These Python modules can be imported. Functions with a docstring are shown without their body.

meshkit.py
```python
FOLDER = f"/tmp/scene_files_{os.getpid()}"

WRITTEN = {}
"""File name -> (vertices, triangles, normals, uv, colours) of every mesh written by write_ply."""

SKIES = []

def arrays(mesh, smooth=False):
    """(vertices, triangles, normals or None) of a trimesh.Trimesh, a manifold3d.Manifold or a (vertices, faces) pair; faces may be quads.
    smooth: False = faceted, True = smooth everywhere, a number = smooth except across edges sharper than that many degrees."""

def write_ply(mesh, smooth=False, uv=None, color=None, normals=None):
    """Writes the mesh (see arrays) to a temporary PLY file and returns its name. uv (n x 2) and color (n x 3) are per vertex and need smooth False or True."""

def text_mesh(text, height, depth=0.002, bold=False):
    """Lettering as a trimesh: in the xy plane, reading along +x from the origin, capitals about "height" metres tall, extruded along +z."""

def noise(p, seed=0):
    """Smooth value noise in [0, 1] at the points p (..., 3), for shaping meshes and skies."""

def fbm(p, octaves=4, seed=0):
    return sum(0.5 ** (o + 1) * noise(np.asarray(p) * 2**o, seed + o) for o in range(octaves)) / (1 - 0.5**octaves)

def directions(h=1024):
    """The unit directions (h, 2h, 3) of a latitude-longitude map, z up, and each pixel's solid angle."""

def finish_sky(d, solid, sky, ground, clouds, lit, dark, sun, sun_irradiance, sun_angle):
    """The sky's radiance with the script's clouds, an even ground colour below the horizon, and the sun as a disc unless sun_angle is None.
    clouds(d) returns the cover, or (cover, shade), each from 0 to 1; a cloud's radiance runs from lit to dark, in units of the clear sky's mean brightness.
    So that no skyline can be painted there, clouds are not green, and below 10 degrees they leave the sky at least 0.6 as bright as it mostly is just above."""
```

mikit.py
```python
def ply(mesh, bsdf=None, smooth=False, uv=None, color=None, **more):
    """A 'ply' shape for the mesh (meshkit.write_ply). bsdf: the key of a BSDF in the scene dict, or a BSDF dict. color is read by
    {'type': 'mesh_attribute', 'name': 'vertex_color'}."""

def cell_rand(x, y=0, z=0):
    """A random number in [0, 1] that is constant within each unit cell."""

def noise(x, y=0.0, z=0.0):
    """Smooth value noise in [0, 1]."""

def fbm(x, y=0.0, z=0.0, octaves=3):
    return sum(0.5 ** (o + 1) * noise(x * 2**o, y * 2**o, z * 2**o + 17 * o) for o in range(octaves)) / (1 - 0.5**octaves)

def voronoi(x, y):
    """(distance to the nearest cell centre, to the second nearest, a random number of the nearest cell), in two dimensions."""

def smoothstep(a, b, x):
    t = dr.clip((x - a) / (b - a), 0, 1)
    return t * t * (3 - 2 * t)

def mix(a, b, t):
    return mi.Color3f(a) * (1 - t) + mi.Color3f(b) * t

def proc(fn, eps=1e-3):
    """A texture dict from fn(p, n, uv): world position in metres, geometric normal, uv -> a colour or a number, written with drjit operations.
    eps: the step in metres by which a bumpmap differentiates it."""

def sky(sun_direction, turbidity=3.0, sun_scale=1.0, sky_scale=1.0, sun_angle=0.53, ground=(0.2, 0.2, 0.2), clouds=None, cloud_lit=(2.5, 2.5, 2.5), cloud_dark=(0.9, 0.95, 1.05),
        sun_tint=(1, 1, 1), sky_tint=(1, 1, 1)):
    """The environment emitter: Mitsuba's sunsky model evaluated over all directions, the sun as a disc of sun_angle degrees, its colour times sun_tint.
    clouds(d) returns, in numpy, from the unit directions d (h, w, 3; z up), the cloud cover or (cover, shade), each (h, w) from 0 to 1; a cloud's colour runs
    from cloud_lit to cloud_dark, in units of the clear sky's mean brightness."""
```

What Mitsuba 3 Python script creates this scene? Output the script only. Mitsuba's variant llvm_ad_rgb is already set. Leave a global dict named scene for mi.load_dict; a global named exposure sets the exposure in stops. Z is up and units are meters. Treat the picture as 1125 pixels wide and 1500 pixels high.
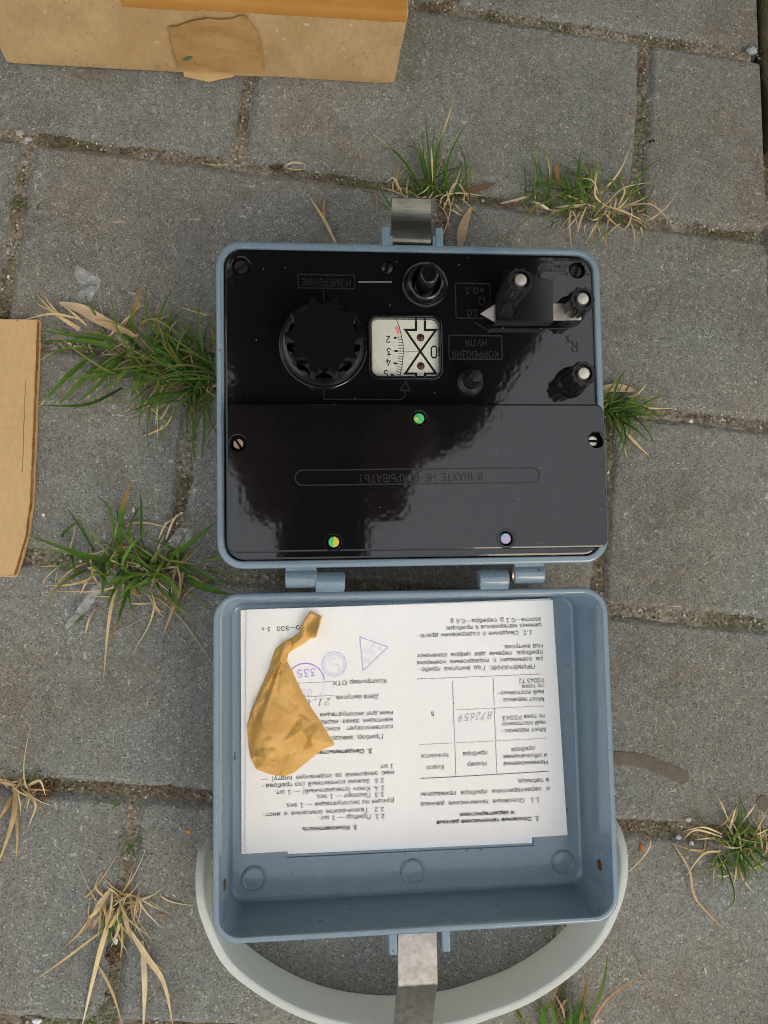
import glob, math, shapely
import numpy as np
import trimesh
import mitsuba as mi
import drjit as dr
import mikit, meshkit
from mikit import noise, fbm, voronoi, cell_rand, smoothstep, mix
from shapely import affinity, box, union_all
from shapely.geometry import Polygon, LineString, Point, MultiPolygon

scene, labels = {'type': 'scene'}, {}
T = mi.ScalarTransform4f
rng = np.random.default_rng(7)

# ------------------------------------------------------------------ camera, sky, exposure
# hand-held phone about 38 cm above the paving, looking almost straight down
scene['camera'] = {'type': 'perspective', 'fov': 50.2297, 'fov_axis': 'x', 'near_clip': 0.005, 'far_clip': 500.0,
                   'to_world': T([[-0.99516, 0.009082, 0.097849, 0.0], [0.018876, 0.994845, 0.099632, 0.0], [-0.09644, 0.100997, -0.990201, 0.384169], [0.0, 0.0, 0.0, 1.0]])}
# bright overcast sky; the soft sun stands high in the south-east
# a closed overcast: brightest overhead, about a third as bright at the horizon
scene['sky'] = mikit.sky([0.55, -0.80, 0.85], turbidity=3.0, sun_scale=0.17, sun_angle=28, ground=(0.14, 0.135, 0.12),
                         clouds=lambda d: (np.ones(d.shape[:2]), 1.0 - np.clip(d[..., 2], 0, 1)), cloud_lit=(2.95, 3.06, 3.22), cloud_dark=(1.15, 1.2, 1.26))
exposure = 2.34

# ------------------------------------------------------------------ materials
def rgb(*c):
    return {'type': 'rgb', 'value': list(c)}

def mat(key, color, rough=0.5, spec=0.5, bump=None, bscale=1.0, eps=1e-4, **kw):
    """One principled material of the scene; colour is a tuple or a function of (p, n, uv)."""
    c = mikit.proc(color) if callable(color) else (color if isinstance(color, dict) else rgb(*color))
    b = {'type': 'principled', 'base_color': c, 'roughness': mikit.proc(rough) if callable(rough) else rough, 'specular': spec, **kw}
    if bump is not None:
        b = {'type': 'bumpmap', 'height': mikit.proc(bump, eps=eps), 'scale': bscale, 'nested': b}
    scene[key] = {'type': 'twosided', 'bsdf': b}

def c_paver(p, n, uv):
    f, s, w = voronoi(p.x * 1500, p.y * 1500)
    g = noise(p.x * 2900, p.y * 2900)
    k = 0.71 + 0.42 * w + 0.52 * (g - 0.5)
    k = dr.select((w < 0.075) & (f < 0.40), 0.42, k)
    k = dr.select((w > 0.976) & (f < 0.5), 2.0, k)
    c = noise(p.x * 460 + 7.3, p.y * 460)
    k = k * (0.9 + 0.2 * c)
    k = dr.select((c > 0.955) & (g > 0.25), 1.9, k)
    tint = mix((0.200, 0.203, 0.184), (0.212, 0.199, 0.169), smoothstep(0.35, 0.7, fbm(p.x * 21, p.y * 21)))
    dirt = smoothstep(0.56, 0.72, fbm(p.x * 70 + 3, p.y * 70, 2.0)) * 0.18 + smoothstep(0.60, 0.70, fbm(p.x * 17 + 5, p.y * 24, 8.0)) * 0.14
    return mix(tint, (0.105, 0.082, 0.055), dirt) * k * (0.93 + 0.20 * noise(p.x * 13, p.y * 13, 5.0))

def h_paver(p, n, uv):
    return 0.00022 * noise(p.x * 1250, p.y * 1250) + 0.00035 * noise(p.x * 420, p.y * 420)

def c_sand(p, n, uv):
    f, s, w = voronoi(p.x * 900, p.y * 900)
    k = 0.62 + 0.72 * w
    k = dr.select(w < 0.08, 0.5, k)
    k = dr.select(w > 0.95, 1.7, k)
    a = mix((0.215, 0.192, 0.150), (0.135, 0.108, 0.078), smoothstep(0.40, 0.68, fbm(p.x * 60, p.y * 60)))
    a = mix(a, (0.085, 0.088, 0.04), smoothstep(0.58, 0.70, noise(p.x * 60 + 9, p.y * 60, 3.0)) * 0.55)
    return a * k

def h_sand(p, n, uv):
    return 0.0006 * noise(p.x * 900, p.y * 900)

def c_paint(p, n, uv):
    chip = (noise(p.x * 330, p.y * 330, p.z * 330) > 0.93) & (noise(p.x * 1300, p.y * 1300, p.z * 1300) > 0.45)
    rub = (noise(p.x * 40 + 3, p.y * 40, p.z * 40) > 0.62) & (noise(p.x * 260, p.y * 1700, p.z * 1700) > 0.86)
    return dr.select(chip, 0.25, dr.select(rub, 1.28, 1.0)) * mix((0.140, 0.202, 0.250), (0.167, 0.233, 0.282), fbm(p.x * 160, p.y * 160, p.z * 160)) * (0.94 + 0.12 * noise(p.x * 1500, p.y * 1500, p.z * 1500))

def h_paint(p, n, uv):
    return 0.00003 * noise(p.x * 560, p.y * 560, p.z * 560)

def h_bakelite(p, n, uv):
    return 0.000014 * noise(p.x * 620, p.y * 620, p.z * 620) + 0.000012 * noise(p.x * 150, p.y * 150, p.z * 150)

def c_bakelite(p, n, uv):
    f, s, w = voronoi(p.x * 330, p.y * 330)
    return mix((0.0055, 0.0055, 0.0065), (0.22, 0.21, 0.19), dr.select((w > 0.99) & (f < 0.075), 1.0, 0.0))

def c_paper(p, n, uv):
    return mix((0.85, 0.84, 0.82), (0.82, 0.805, 0.775), fbm(p.x * 35, p.y * 35)) * (0.975 + 0.05 * noise(p.x * 2400, p.y * 2400))

def c_card(p, n, uv):
    g = fbm(p.x * 900, p.y * 900, p.z * 260)
    f, s, w = voronoi((p.x + p.z * 0.3) * 420 + 1.2 * noise(p.x * 800, p.z * 800), (p.y * 0.6 + p.z) * 190)
    k = 0.86 + 0.26 * g
    base = mix((0.56, 0.395, 0.205), (0.45, 0.30, 0.14), smoothstep(0.25, 0.75, fbm(p.x * 45, p.y * 45, p.z * 30)))
    base = mix(base, (0.30, 0.17, 0.07), dr.select((noise(p.x * 1500, p.y * 400, p.z * 330) > 0.86) & (noise(p.x * 90, p.y * 90, p.z * 90) > 0.45), 0.45, 0.0))
    base = base * k
    base = mix(base, (0.10, 0.055, 0.02), dr.select((w > 0.93) & (f < 0.13), 0.6, 0.0))
    return mix(base, (0.68, 0.55, 0.36), dr.select((w < 0.03) & (f < 0.2), 0.7, 0.0))

def c_card_pale(p, n, uv):
    g = fbm(p.x * 1100, p.y * 500, p.z * 500)
    f, s, w = voronoi(p.x * 170, p.y * 230)
    base = mix((0.57, 0.385, 0.19), (0.52, 0.345, 0.16), fbm(p.x * 40, p.y * 40)) * (0.9 + 0.2 * g)
    return mix(base, (0.16, 0.09, 0.04), dr.select((w > 0.965) & (f < 0.1), 0.6, 0.0))

def c_flute(p, n, uv):
    return mix((0.36, 0.20, 0.08), (0.20, 0.10, 0.035), noise(p.x * 500, p.y * 260, p.z * 900))

def c_tape(p, n, uv):
    return mix((0.47, 0.235, 0.058), (0.41, 0.195, 0.045), fbm(p.x * 120, p.y * 120, p.z * 120))

def c_patch(p, n, uv):
    g = fbm(p.x * 90 + 2, p.y * 60, p.z * 90)
    a = mix((0.47, 0.29, 0.115), (0.39, 0.225, 0.08), smoothstep(0.35, 0.7, g)) * (0.9 + 0.2 * noise(p.x * 900, p.y * 900, p.z * 900))
    e = dr.square((p.x +0.0524) / 0.0035 + (p.z - 0.0140) / 0.004) + dr.square((p.z - 0.0140 - (p.x +0.0524) * 0.55) / 0.0013)
    return mix(a, (0.02, 0.14, 0.08), dr.select(e + 0.8 * (noise(p.x * 1500, p.z * 1500) - 0.5) < 0.9, 0.85, 0.0))

def c_bag(p, n, uv):
    g = fbm(p.x * 110, p.y * 110, p.z * 110)
    return mix((0.66, 0.39, 0.115), (0.56, 0.315, 0.08), smoothstep(0.3, 0.75, g)) * (0.93 + 0.14 * noise(p.x * 1300, p.y * 1300, p.z * 1300))

def c_steel(p, n, uv):
    g = fbm(p.x * 500, p.y * 420)
    return mix((0.35, 0.33, 0.305), (0.25, 0.237, 0.22), smoothstep(0.2, 0.8, g)) * (0.9 + 0.2 * noise(p.x * 2000, p.y * 1500))

def c_dark_steel(p, n, uv):
    return mix((0.170, 0.175, 0.150), (0.085, 0.090, 0.082), noise(p.x * 260, p.y * 2600) * 0.6 + fbm(p.x * 200, p.y * 200) * 0.4)

def c_handle(p, n, uv):
    return mix((0.82, 0.845, 0.805), (0.78, 0.805, 0.765), fbm(p.x * 70, p.y * 70, p.z * 70))

def c_green(p, n, uv):
    return mix(mix((0.10, 0.58, 0.17), (0.04, 0.40, 0.22), noise(p.x * 900, p.y * 900)), (0.62, 0.52, 0.03), smoothstep(0.56, 0.66, noise(p.x * 420 + 3.6, p.y * 420 + 1.3)))

def c_lilac(p, n, uv):
    return mix(mix((0.16, 0.50, 0.55), (0.40, 0.34, 0.62), smoothstep(0.35, 0.65, noise(p.x * 500, p.y * 500))), (0.5, 0.55, 0.5), noise(p.x * 3000, p.y * 700) * 0.4)

def c_mud(p, n, uv):
    return mix((0.165, 0.145, 0.112), (0.128, 0.108, 0.080), fbm(p.x * 260, p.y * 260)) * (0.85 + 0.3 * noise(p.x * 1800, p.y * 1800))

mat('mat_paver', c_paver, 0.92, 0.15, h_paver, 1.0, 2.5e-4)
mat('mat_sand', c_sand, 0.95, 0.1, h_sand, 1.0, 3e-4)
mat('mat_paint', c_paint, 0.14, 0.75, h_paint, 1.0, 3e-4)
mat('mat_bakelite', c_bakelite, 0.065, 0.68, h_bakelite, 1.0, 4e-4)
mat('mat_bakelite_smooth', (0.006, 0.006, 0.007), 0.12, 0.6)
mat('mat_knob', (0.008, 0.008, 0.009), 0.34, 0.45)
mat('mat_letter', (0.014, 0.014, 0.015), 0.33, 0.5)
mat('mat_gap', (0.004, 0.004, 0.004), 0.6, 0.2)
mat('mat_paper', c_paper, 0.75, 0.25)
mat('mat_paper_white', (0.82, 0.85, 0.87), 0.7, 0.25)
mat('mat_ink', (0.016, 0.015, 0.016), 0.8, 0.1)
mat('mat_pen', (0.07, 0.06, 0.075), 0.8, 0.1)
mat('mat_stamp', (0.30, 0.20, 0.62), 0.8, 0.1)
mat('mat_stamp_pale', (0.52, 0.45, 0.72), 0.8, 0.1)
mat('mat_card', c_card, 0.85, 0.2)
mat('mat_card_pale', c_card_pale, 0.85, 0.2)
mat('mat_flute', c_flute, 0.9, 0.1)
mat('mat_tape', c_tape, 0.35, 0.4)
mat('mat_patch', c_patch, 0.8, 0.2)
mat('mat_torn', (0.58, 0.41, 0.20), 0.9, 0.1)
mat('mat_bag', c_bag, 0.55, 0.35)
mat('mat_steel', c_steel, 0.30, 0.5, metallic=0.92)
mat('mat_dark_steel', c_dark_steel, 0.42, 0.5, metallic=0.9)
mat('mat_nickel', (0.66, 0.60, 0.53), 0.36, 0.5, metallic=0.85)
mat('mat_white_mark', (0.20, 0.20, 0.19), 0.6, 0.3)
mat('mat_copper', (0.50, 0.33, 0.23), 0.34, 0.5, metallic=0.9)
mat('mat_rust', (0.09, 0.035, 0.022), 0.7, 0.3)
scene['mat_handle'] = {'type': 'principledthin', 'base_color': mikit.proc(c_handle), 'roughness': 0.4, 'spec_trans': 0.0, 'diff_trans': 0.9, 'eta': 1.5}
mat('mat_green', c_green, 0.35, 0.5)
mat('mat_lilac', c_lilac, 0.35, 0.5)
mat('mat_dial', (0.68, 0.68, 0.585), 0.6, 0.3)
mat('mat_pink', (0.85, 0.30, 0.28), 0.6, 0.3)
mat('mat_ruby', (0.065, 0.012, 0.014), 0.12, 0.5)
def c_kerb(p, n, uv):
    return mix((0.085, 0.066, 0.042), (0.055, 0.052, 0.026), fbm(p.x * 90, p.y * 90, p.z * 90)) * (0.6 + 0.8 * noise(p.x * 1100, p.y * 1100, p.z * 1100))

mat('mat_kerb', c_kerb, 0.95, 0.1)
mat('mat_mud', c_mud, 0.95, 0.1)
mat('mat_cloth', (0.010, 0.011, 0.014), 0.95, 0.05)
mat('mat_skin', (0.40, 0.22, 0.15), 0.55, 0.3)
mat('mat_phone', (0.01, 0.01, 0.011), 0.5, 0.3)
mat('mat_plaster', (0.30, 0.27, 0.23), 0.9, 0.1)
mat('mat_roof', (0.16, 0.06, 0.04), 0.8, 0.2)
mat('mat_window', (0.55, 0.55, 0.52), 0.4, 0.4)
vc = {'type': 'mesh_attribute', 'name': 'vertex_color'}
scene['mat_grass'] = {'type': 'principledthin', 'base_color': vc, 'roughness': 0.5, 'spec_trans': 0.0, 'diff_trans': 0.55, 'eta': 1.4}
mat('mat_straw', vc, 0.7, 0.2)
mat('mat_grit', vc, 0.8, 0.2)
scene['mat_pane'] = {'type': 'thindielectric', 'int_ior': 1.49}
scene['mat_film'] = {'type': 'thindielectric', 'int_ior': 1.6}
scene['mat_shard'] = {'type': 'blendbsdf', 'weight': 0.24, 'a': {'type': 'thindielectric', 'int_ior': 1.6},
                      'b': {'type': 'twosided', 'bsdf': {'type': 'principled', 'base_color': rgb(0.70, 0.72, 0.70), 'roughness': 0.12, 'specular': 0.9}}}

# ------------------------------------------------------------------ helpers
def pose(v):
    a, b, c = v[3:6]
    ca, sa, cb, sb, cc, sc = math.cos(a), math.sin(a), math.cos(b), math.sin(b), math.cos(c), math.sin(c)
    R = np.array([[cc, -sc, 0], [sc, cc, 0], [0, 0, 1]]) @ np.array([[cb, 0, sb], [0, 1, 0], [-sb, 0, cb]]) @ np.array([[1, 0, 0], [0, ca, -sa], [0, sa, ca]])
    M = np.eye(4); M[:3, :3] = R; M[:3, 3] = v[:3]
    return M

CASE, LID, WORLD = pose([0.046389, 0.078502, 0.053556, 0.039165, 0.00052, 0.001678]), pose([0.044874, -0.066078, 0.050115, 0.013381, 0.00052, -0.001678]), np.eye(4)   # the two halves of the open instrument case (rim planes)

def tm(v, f):
    f = np.asarray(f, int)
    if f.shape[1] == 4:
        f = np.vstack([f[:, [0, 1, 2]], f[:, [0, 2, 3]]])
    return trimesh.Trimesh(np.asarray(v, float), f, process=False)

def cat(*ms):
    ms = [m for m in (ms[0] if len(ms) == 1 and isinstance(ms[0], list) else ms)]
    return trimesh.util.concatenate(ms)

def put(key, mesh, bsdf, M=WORLD, smooth=35, color=None, unit=0.001):
    """Adds a mesh given in millimetres of frame M as one entry; a taken key gets the next number."""
    base, i = key, 0
    while key in scene:
        i += 1; key = f'{base}_{i:03d}'
    m = mesh.copy()
    m.apply_scale(unit); m.apply_transform(M)
    scene[key] = mikit.ply(m, bsdf, smooth=smooth, color=color)
    return key

def tag(key, label=None, category=None, group=None, kind=None):
    labels[key] = {k: v for k, v in (('label', label), ('category', category), ('group', group), ('kind', kind)) if v}

def rr(w, h, r, n=8, c=(0, 0)):
    """Rounded rectangle, counter-clockwise, 4 (n + 1) points."""
    pts = []
    for cx, cy, a0 in ((w / 2 - r, h / 2 - r, 0), (-w / 2 + r, h / 2 - r, 90), (-w / 2 + r, -h / 2 + r, 180), (w / 2 - r, -h / 2 + r, 270)):
        a = np.radians(a0 + np.linspace(0, 90, n + 1))
        pts.append(np.stack([c[0] + cx + r * np.cos(a), c[1] + cy + r * np.sin(a)], 1))
    return np.vstack(pts)

def circ(c, r, n=32):
    a = np.linspace(0, 2 * np.pi, n, endpoint=False)
    return np.stack([c[0] + r * np.cos(a), c[1] + r * np.sin(a)], 1)

def loft(loops, cap0=False, cap1=False):
    """Joins closed loops of equal count (N x 3) with quads; caps are fans."""
    n = len(loops[0]); v = np.vstack(loops); f = []
    i = np.arange(n); j = (i + 1) % n
    for k in range(len(loops) - 1):
        f.append(np.stack([k * n + i, k * n + j, (k + 1) * n + j, (k + 1) * n + i], 1))
    f = np.vstack(f); f = np.vstack([f[:, [0, 1, 2]], f[:, [0, 2, 3]]])
    for cap, k, flip in ((cap0, 0, True), (cap1, len(loops) - 1, False)):
        if cap:
            c = len(v); v = np.vstack([v, loops[k].mean(0)])
            t = np.stack([k * n + i, k * n + j, np.full(n, c)], 1)
            f = np.vstack([f, t[:, ::-1] if flip else t])
    return tm(v, f)

def z_(loop, z):
    return np.column_stack([loop, np.full(len(loop), z)])

def rrz(w, h, r, z, off=0, c=(0, 0), n=8):
    """Rounded rectangle grown by off (inwards when negative) at height z."""
    return z_(rr(w + 2 * off, h + 2 * off, max(r + off, 0.05), n, c), z)

def lathe(prof, c=(0, 0), n=48):
    """Surface of revolution about the vertical through c; profile of (radius, z)."""
    return loft([z_(circ(c, max(r, 1e-3), n), z) for r, z in prof])

def flat(poly, z=0.0, thick=None):
    """A shapely polygon as a flat sheet facing up, or extruded."""
    ms = []
    for g in getattr(poly, 'geoms', [poly]):
        if g.is_empty or g.area < 1e-7 or g.geom_type != 'Polygon':
            continue
        if thick is None:
            ts = np.array([t.exterior.coords[:3] for t in shapely.constrained_delaunay_triangles(shapely.make_valid(g.simplify(0))).geoms])[..., :2]
            v, f = np.unique(ts.reshape(-1, 2).round(6), axis=0, return_inverse=True); f = f.reshape(-1, 3)
            a = v[f[:, 1]] - v[f[:, 0]]; b = v[f[:, 2]] - v[f[:, 0]]
            up = (a[:, 0] * b[:, 1] - a[:, 1] * b[:, 0]) > 0
            f = np.where(up[:, None], f, f[:, ::-1])
            ms.append(tm(np.column_stack([v, np.full(len(v), z)]), f))
        else:
            m = trimesh.creation.extrude_polygon(g, thick, engine='earcut'); m.apply_translation([0, 0, z]); ms.append(m)
    return cat(ms)

def slab(outer, holes, z0, z1, bevel=0.6, hb=0.35):
    """Plate with a bevelled outline outer(off) and bevelled round holes (c, r); open underneath."""
    L = [z_(outer(0), z0), z_(outer(0), z1 - bevel), z_(outer(-0.3 * bevel), z1 - 0.3 * bevel), z_(outer(-bevel), z1)]
    ms = [loft(L)]
    hs = []
    for c, r in holes:
        ms.append(loft([z_(circ(c, r + hb), z1), z_(circ(c, r), z1 - hb), z_(circ(c, r), z0)]))
        hs.append(circ(c, r + hb))
    ms.append(flat(Polygon(outer(-bevel), hs), z1))
    return cat(ms)

def stroke(pts, w, closed=False, cap='flat'):
    pts = [tuple(p) for p in pts]
    if closed:
        return Polygon(pts).buffer(w / 2, join_style='mitre').difference(Polygon(pts).buffer(-w / 2, join_style='mitre'))
    return LineString(pts).buffer(w / 2, cap_style=cap, join_style='mitre')

def tube(pts, r, sides=8, cap=True):
    p = np.asarray(pts, float); r = np.broadcast_to(np.asarray(r, float), (len(p),))
    t = np.gradient(p, axis=0); t /= np.linalg.norm(t, axis=1, keepdims=True) + 1e-12
    ref = np.where(np.abs(t[:, 2:]) < 0.9, [[0, 0, 1.0]], [[1.0, 0, 0]])
    a = np.cross(t, ref); a /= np.linalg.norm(a, axis=1, keepdims=True) + 1e-12
    b = np.cross(t, a); an = np.arange(sides) * 2 * np.pi / sides
    L = [p[i] + r[i] * (np.cos(an)[:, None] * a[i] + np.sin(an)[:, None] * b[i]) for i in range(len(p))]
    return loft(L, cap, cap)

def smooth_path(pts, n=40):
    """Catmull-Rom through the points."""
    p = np.asarray(pts, float); p = np.vstack([2 * p[0] - p[1], p, 2 * p[-1] - p[-2]]); out = []
    m = len(p) - 3; per = max(2, n // m)
    for i in range(m):
        t = np.linspace(0, 1, per, endpoint=False)[:, None]
        a, b, c, d = p[i:i + 4]
        out.append(0.5 * (2 * b + (c - a) * t + (2 * a - 5 * b + 4 * c - d) * t ** 2 + (3 * b - a - 3 * c + d) * t ** 3))
    return np.vstack(out + [p[-2:-1]])

# ------------------------------------------------------------------ lettering (shapes from the renderer's own font)
from PIL import Image, ImageDraw, ImageFont
FONT = ImageFont.truetype(glob.glob('/opt/blender-*/*/datafiles/fonts/Inter.woff2')[0], 96)
_G = {}

def glyph(ch, style):
    """(polygon, advance) of one character, capitals 1 high; style: sans, serif, bold."""
    if (ch, style) not in _G:
        x0, y0, x1, y1 = FONT.getbbox(ch, anchor='ls')
        adv = FONT.getlength(ch)
        if ch == ' ' or x1 <= x0:
            _G[ch, style] = (None, adv / 70)
        else:
            im = Image.new('L', (x1 - x0 + 8, y1 - y0 + 8))
            ImageDraw.Draw(im).text((4 - x0, 4 - y0), ch, 255, FONT, anchor='ls')
            on = np.pad(np.asarray(im) > 127, ((0, 0), (1, 1))).astype(np.int8)
            rows, st = np.nonzero(np.diff(on, axis=1) == 1)
            en = np.nonzero(np.diff(on, axis=1) == -1)[1]
            s = union_all(box(st, -rows - 1, en, -rows)).buffer(0.6).buffer(-0.6).simplify(0.8)
            s = affinity.translate(s, x0 - 4, 4 - y0)
            if style != 'sans' and ch not in '—-.,:;()':
                k = 0.5
                t = affinity.scale(s, 1, k, origin=(0, 0))
                t = t.buffer(1.25 if style == 'serif' else 2.1, join_style='mitre')
                if style == 'bold':
                    t = t.buffer(0.6, join_style='mitre')
                t = affinity.scale(t, 1, 1 / k, origin=(0, 0))
                bx = t.bounds
                if len(bx) == 4 and t.area > 0:
                    t = affinity.affine_transform(t, [1, 0, 0, (y1 - y0) / max(bx[3] - bx[1], 1), 0, -y1 - bx[1] * (y1 - y0) / max(bx[3] - bx[1], 1)])
                    hi = t.bounds[3]
                    ser = [t]
                    for lo, up in ((-0.5, 3.2), (hi - 3.2, hi + 0.5)):
                        bnd = t.intersection(box(-50, lo, 400, up))
                        if bnd.area < 0.8 * (up - lo) * (bx[2] - bx[0]):
                            ser += [affinity.translate(bnd, d, 0) for d in (-4, -2, 2, 4)]
                    s = union_all(ser).simplify(0.5)
            _G[ch, style] = (affinity.scale(s, 1 / 70, 1 / 70, origin=(0, 0)), adv / 70)
    return _G[ch, style]

def typeset(text, a, b, cap, style='sans', mid=True, slant=0.0):
    """Polygon of the text set from point a to point b (plane coordinates), capitals cap high; spare width goes into the spaces."""
    a, b = np.asarray(a, float), np.asarray(b, float)
    u = b - a; Lw = np.hypot(*u); u /= Lw; v = np.array([-u[1], u[0]])
    g = [glyph(c, style) for c in text]
    nat = sum(x[1] for x in g) * cap
    ns = text.count(' ')
    sx, gap = 1.0, 0.0
    if nat < Lw and ns >= 2:
        sx = min(Lw / nat, 1.08); gap = (Lw - nat * sx) / ns
    else:
        sx = Lw / nat
    out, x = [], 0.0
    o = a - v * cap * (0.37 if mid else 0)
    for ch, (s, adv) in zip(text, g):
        if s is not None:
            k = cap
            out.append(affinity.affine_transform(s, [k * sx * u[0], k * (v[0] + slant * u[0]), k * sx * u[1], k * (v[1] + slant * u[1]), o[0] + u[0] * x, o[1] + u[1] * x]))
        x += adv * cap * sx + (gap if ch == ' ' else 0)
    return out

def sheet(polys, zf):
    """Many polygons as one flat print lying at height zf (a number or a function of x, y)."""
    m = cat([flat(p) for p in polys if p is not None and not p.is_empty and p.area > 1e-6])
    v = np.array(m.vertices)
    v[:, 2] = zf(v[:, 0], v[:, 1]) if callable(zf) else zf
    return tm(v, m.faces)

def raised(polys, z, thick):
    return cat([flat(p, z, thick) for p in polys if p.area > 1e-5])

# ------------------------------------------------------------------ the setting: ground and pavement
PHI = math.radians(-6.3414)
CU, SU = math.cos(PHI), math.sin(PHI)
def uv2w(u, v):
    return np.array([u * CU - v * SU, u * SU + v * CU])

far = 60000.0
put('ground', flat(box(-far, -far, far, far), -14.0), 'mat_sand', smooth=False)
tag('ground', 'sandy ground below and beyond the grey paving', 'ground', kind='structure')

ROWS = {-4: 700.2, -3: 601.0, -2: 501.8, -1: 402.6, 0: 303.4, 1: 204.5, 2: 105.6, 3: 6.6, 4: -93.7, 5: -192.4, 6: -291.8, 7: -391.0, 8: -490.2}
SHIFT = {-4: -53.0, -3: 47.0, -2: -53.0, -1: 44.0, 0: -53.0, 1: 48.5, 2: -60.5, 3: 41.0, 4: -65.5, 5: 36.0, 6: -60.0, 7: 40.0}
# sand that fills the joints, lapping up the bevels unevenly
gx = np.arange(-330, 345.1, 2.3); gy = np.arange(-300, 395.1, 2.3)
X, Y = np.meshgrid(gx, gy); P3 = np.stack([X, Y, X * 0], -1)
Z = -3.75 + 3.0 * meshkit.fbm(P3 / 30.0, 3, 3) + 1.1 * (meshkit.noise(P3 / 3.1, 5) - 0.5) - 14.0 * (X > 239.1)
ny, nx = X.shape; ii = (np.arange(ny - 1)[:, None] * nx + np.arange(nx - 1)).ravel()
sand = tm(np.stack([X, Y, Z], -1).reshape(-1, 3), np.stack([ii, ii + 1, ii + nx + 1, ii + nx], 1))
sand = cat(sand, flat(box(-1600, -1600, 239.1, 1600).difference(box(-329, -299, 344, 394)), -3.2))
put('pavement__joint_sand', sand, 'mat_sand', smooth=True)
tag('pavement__joint_sand', kind='stuff')

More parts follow.
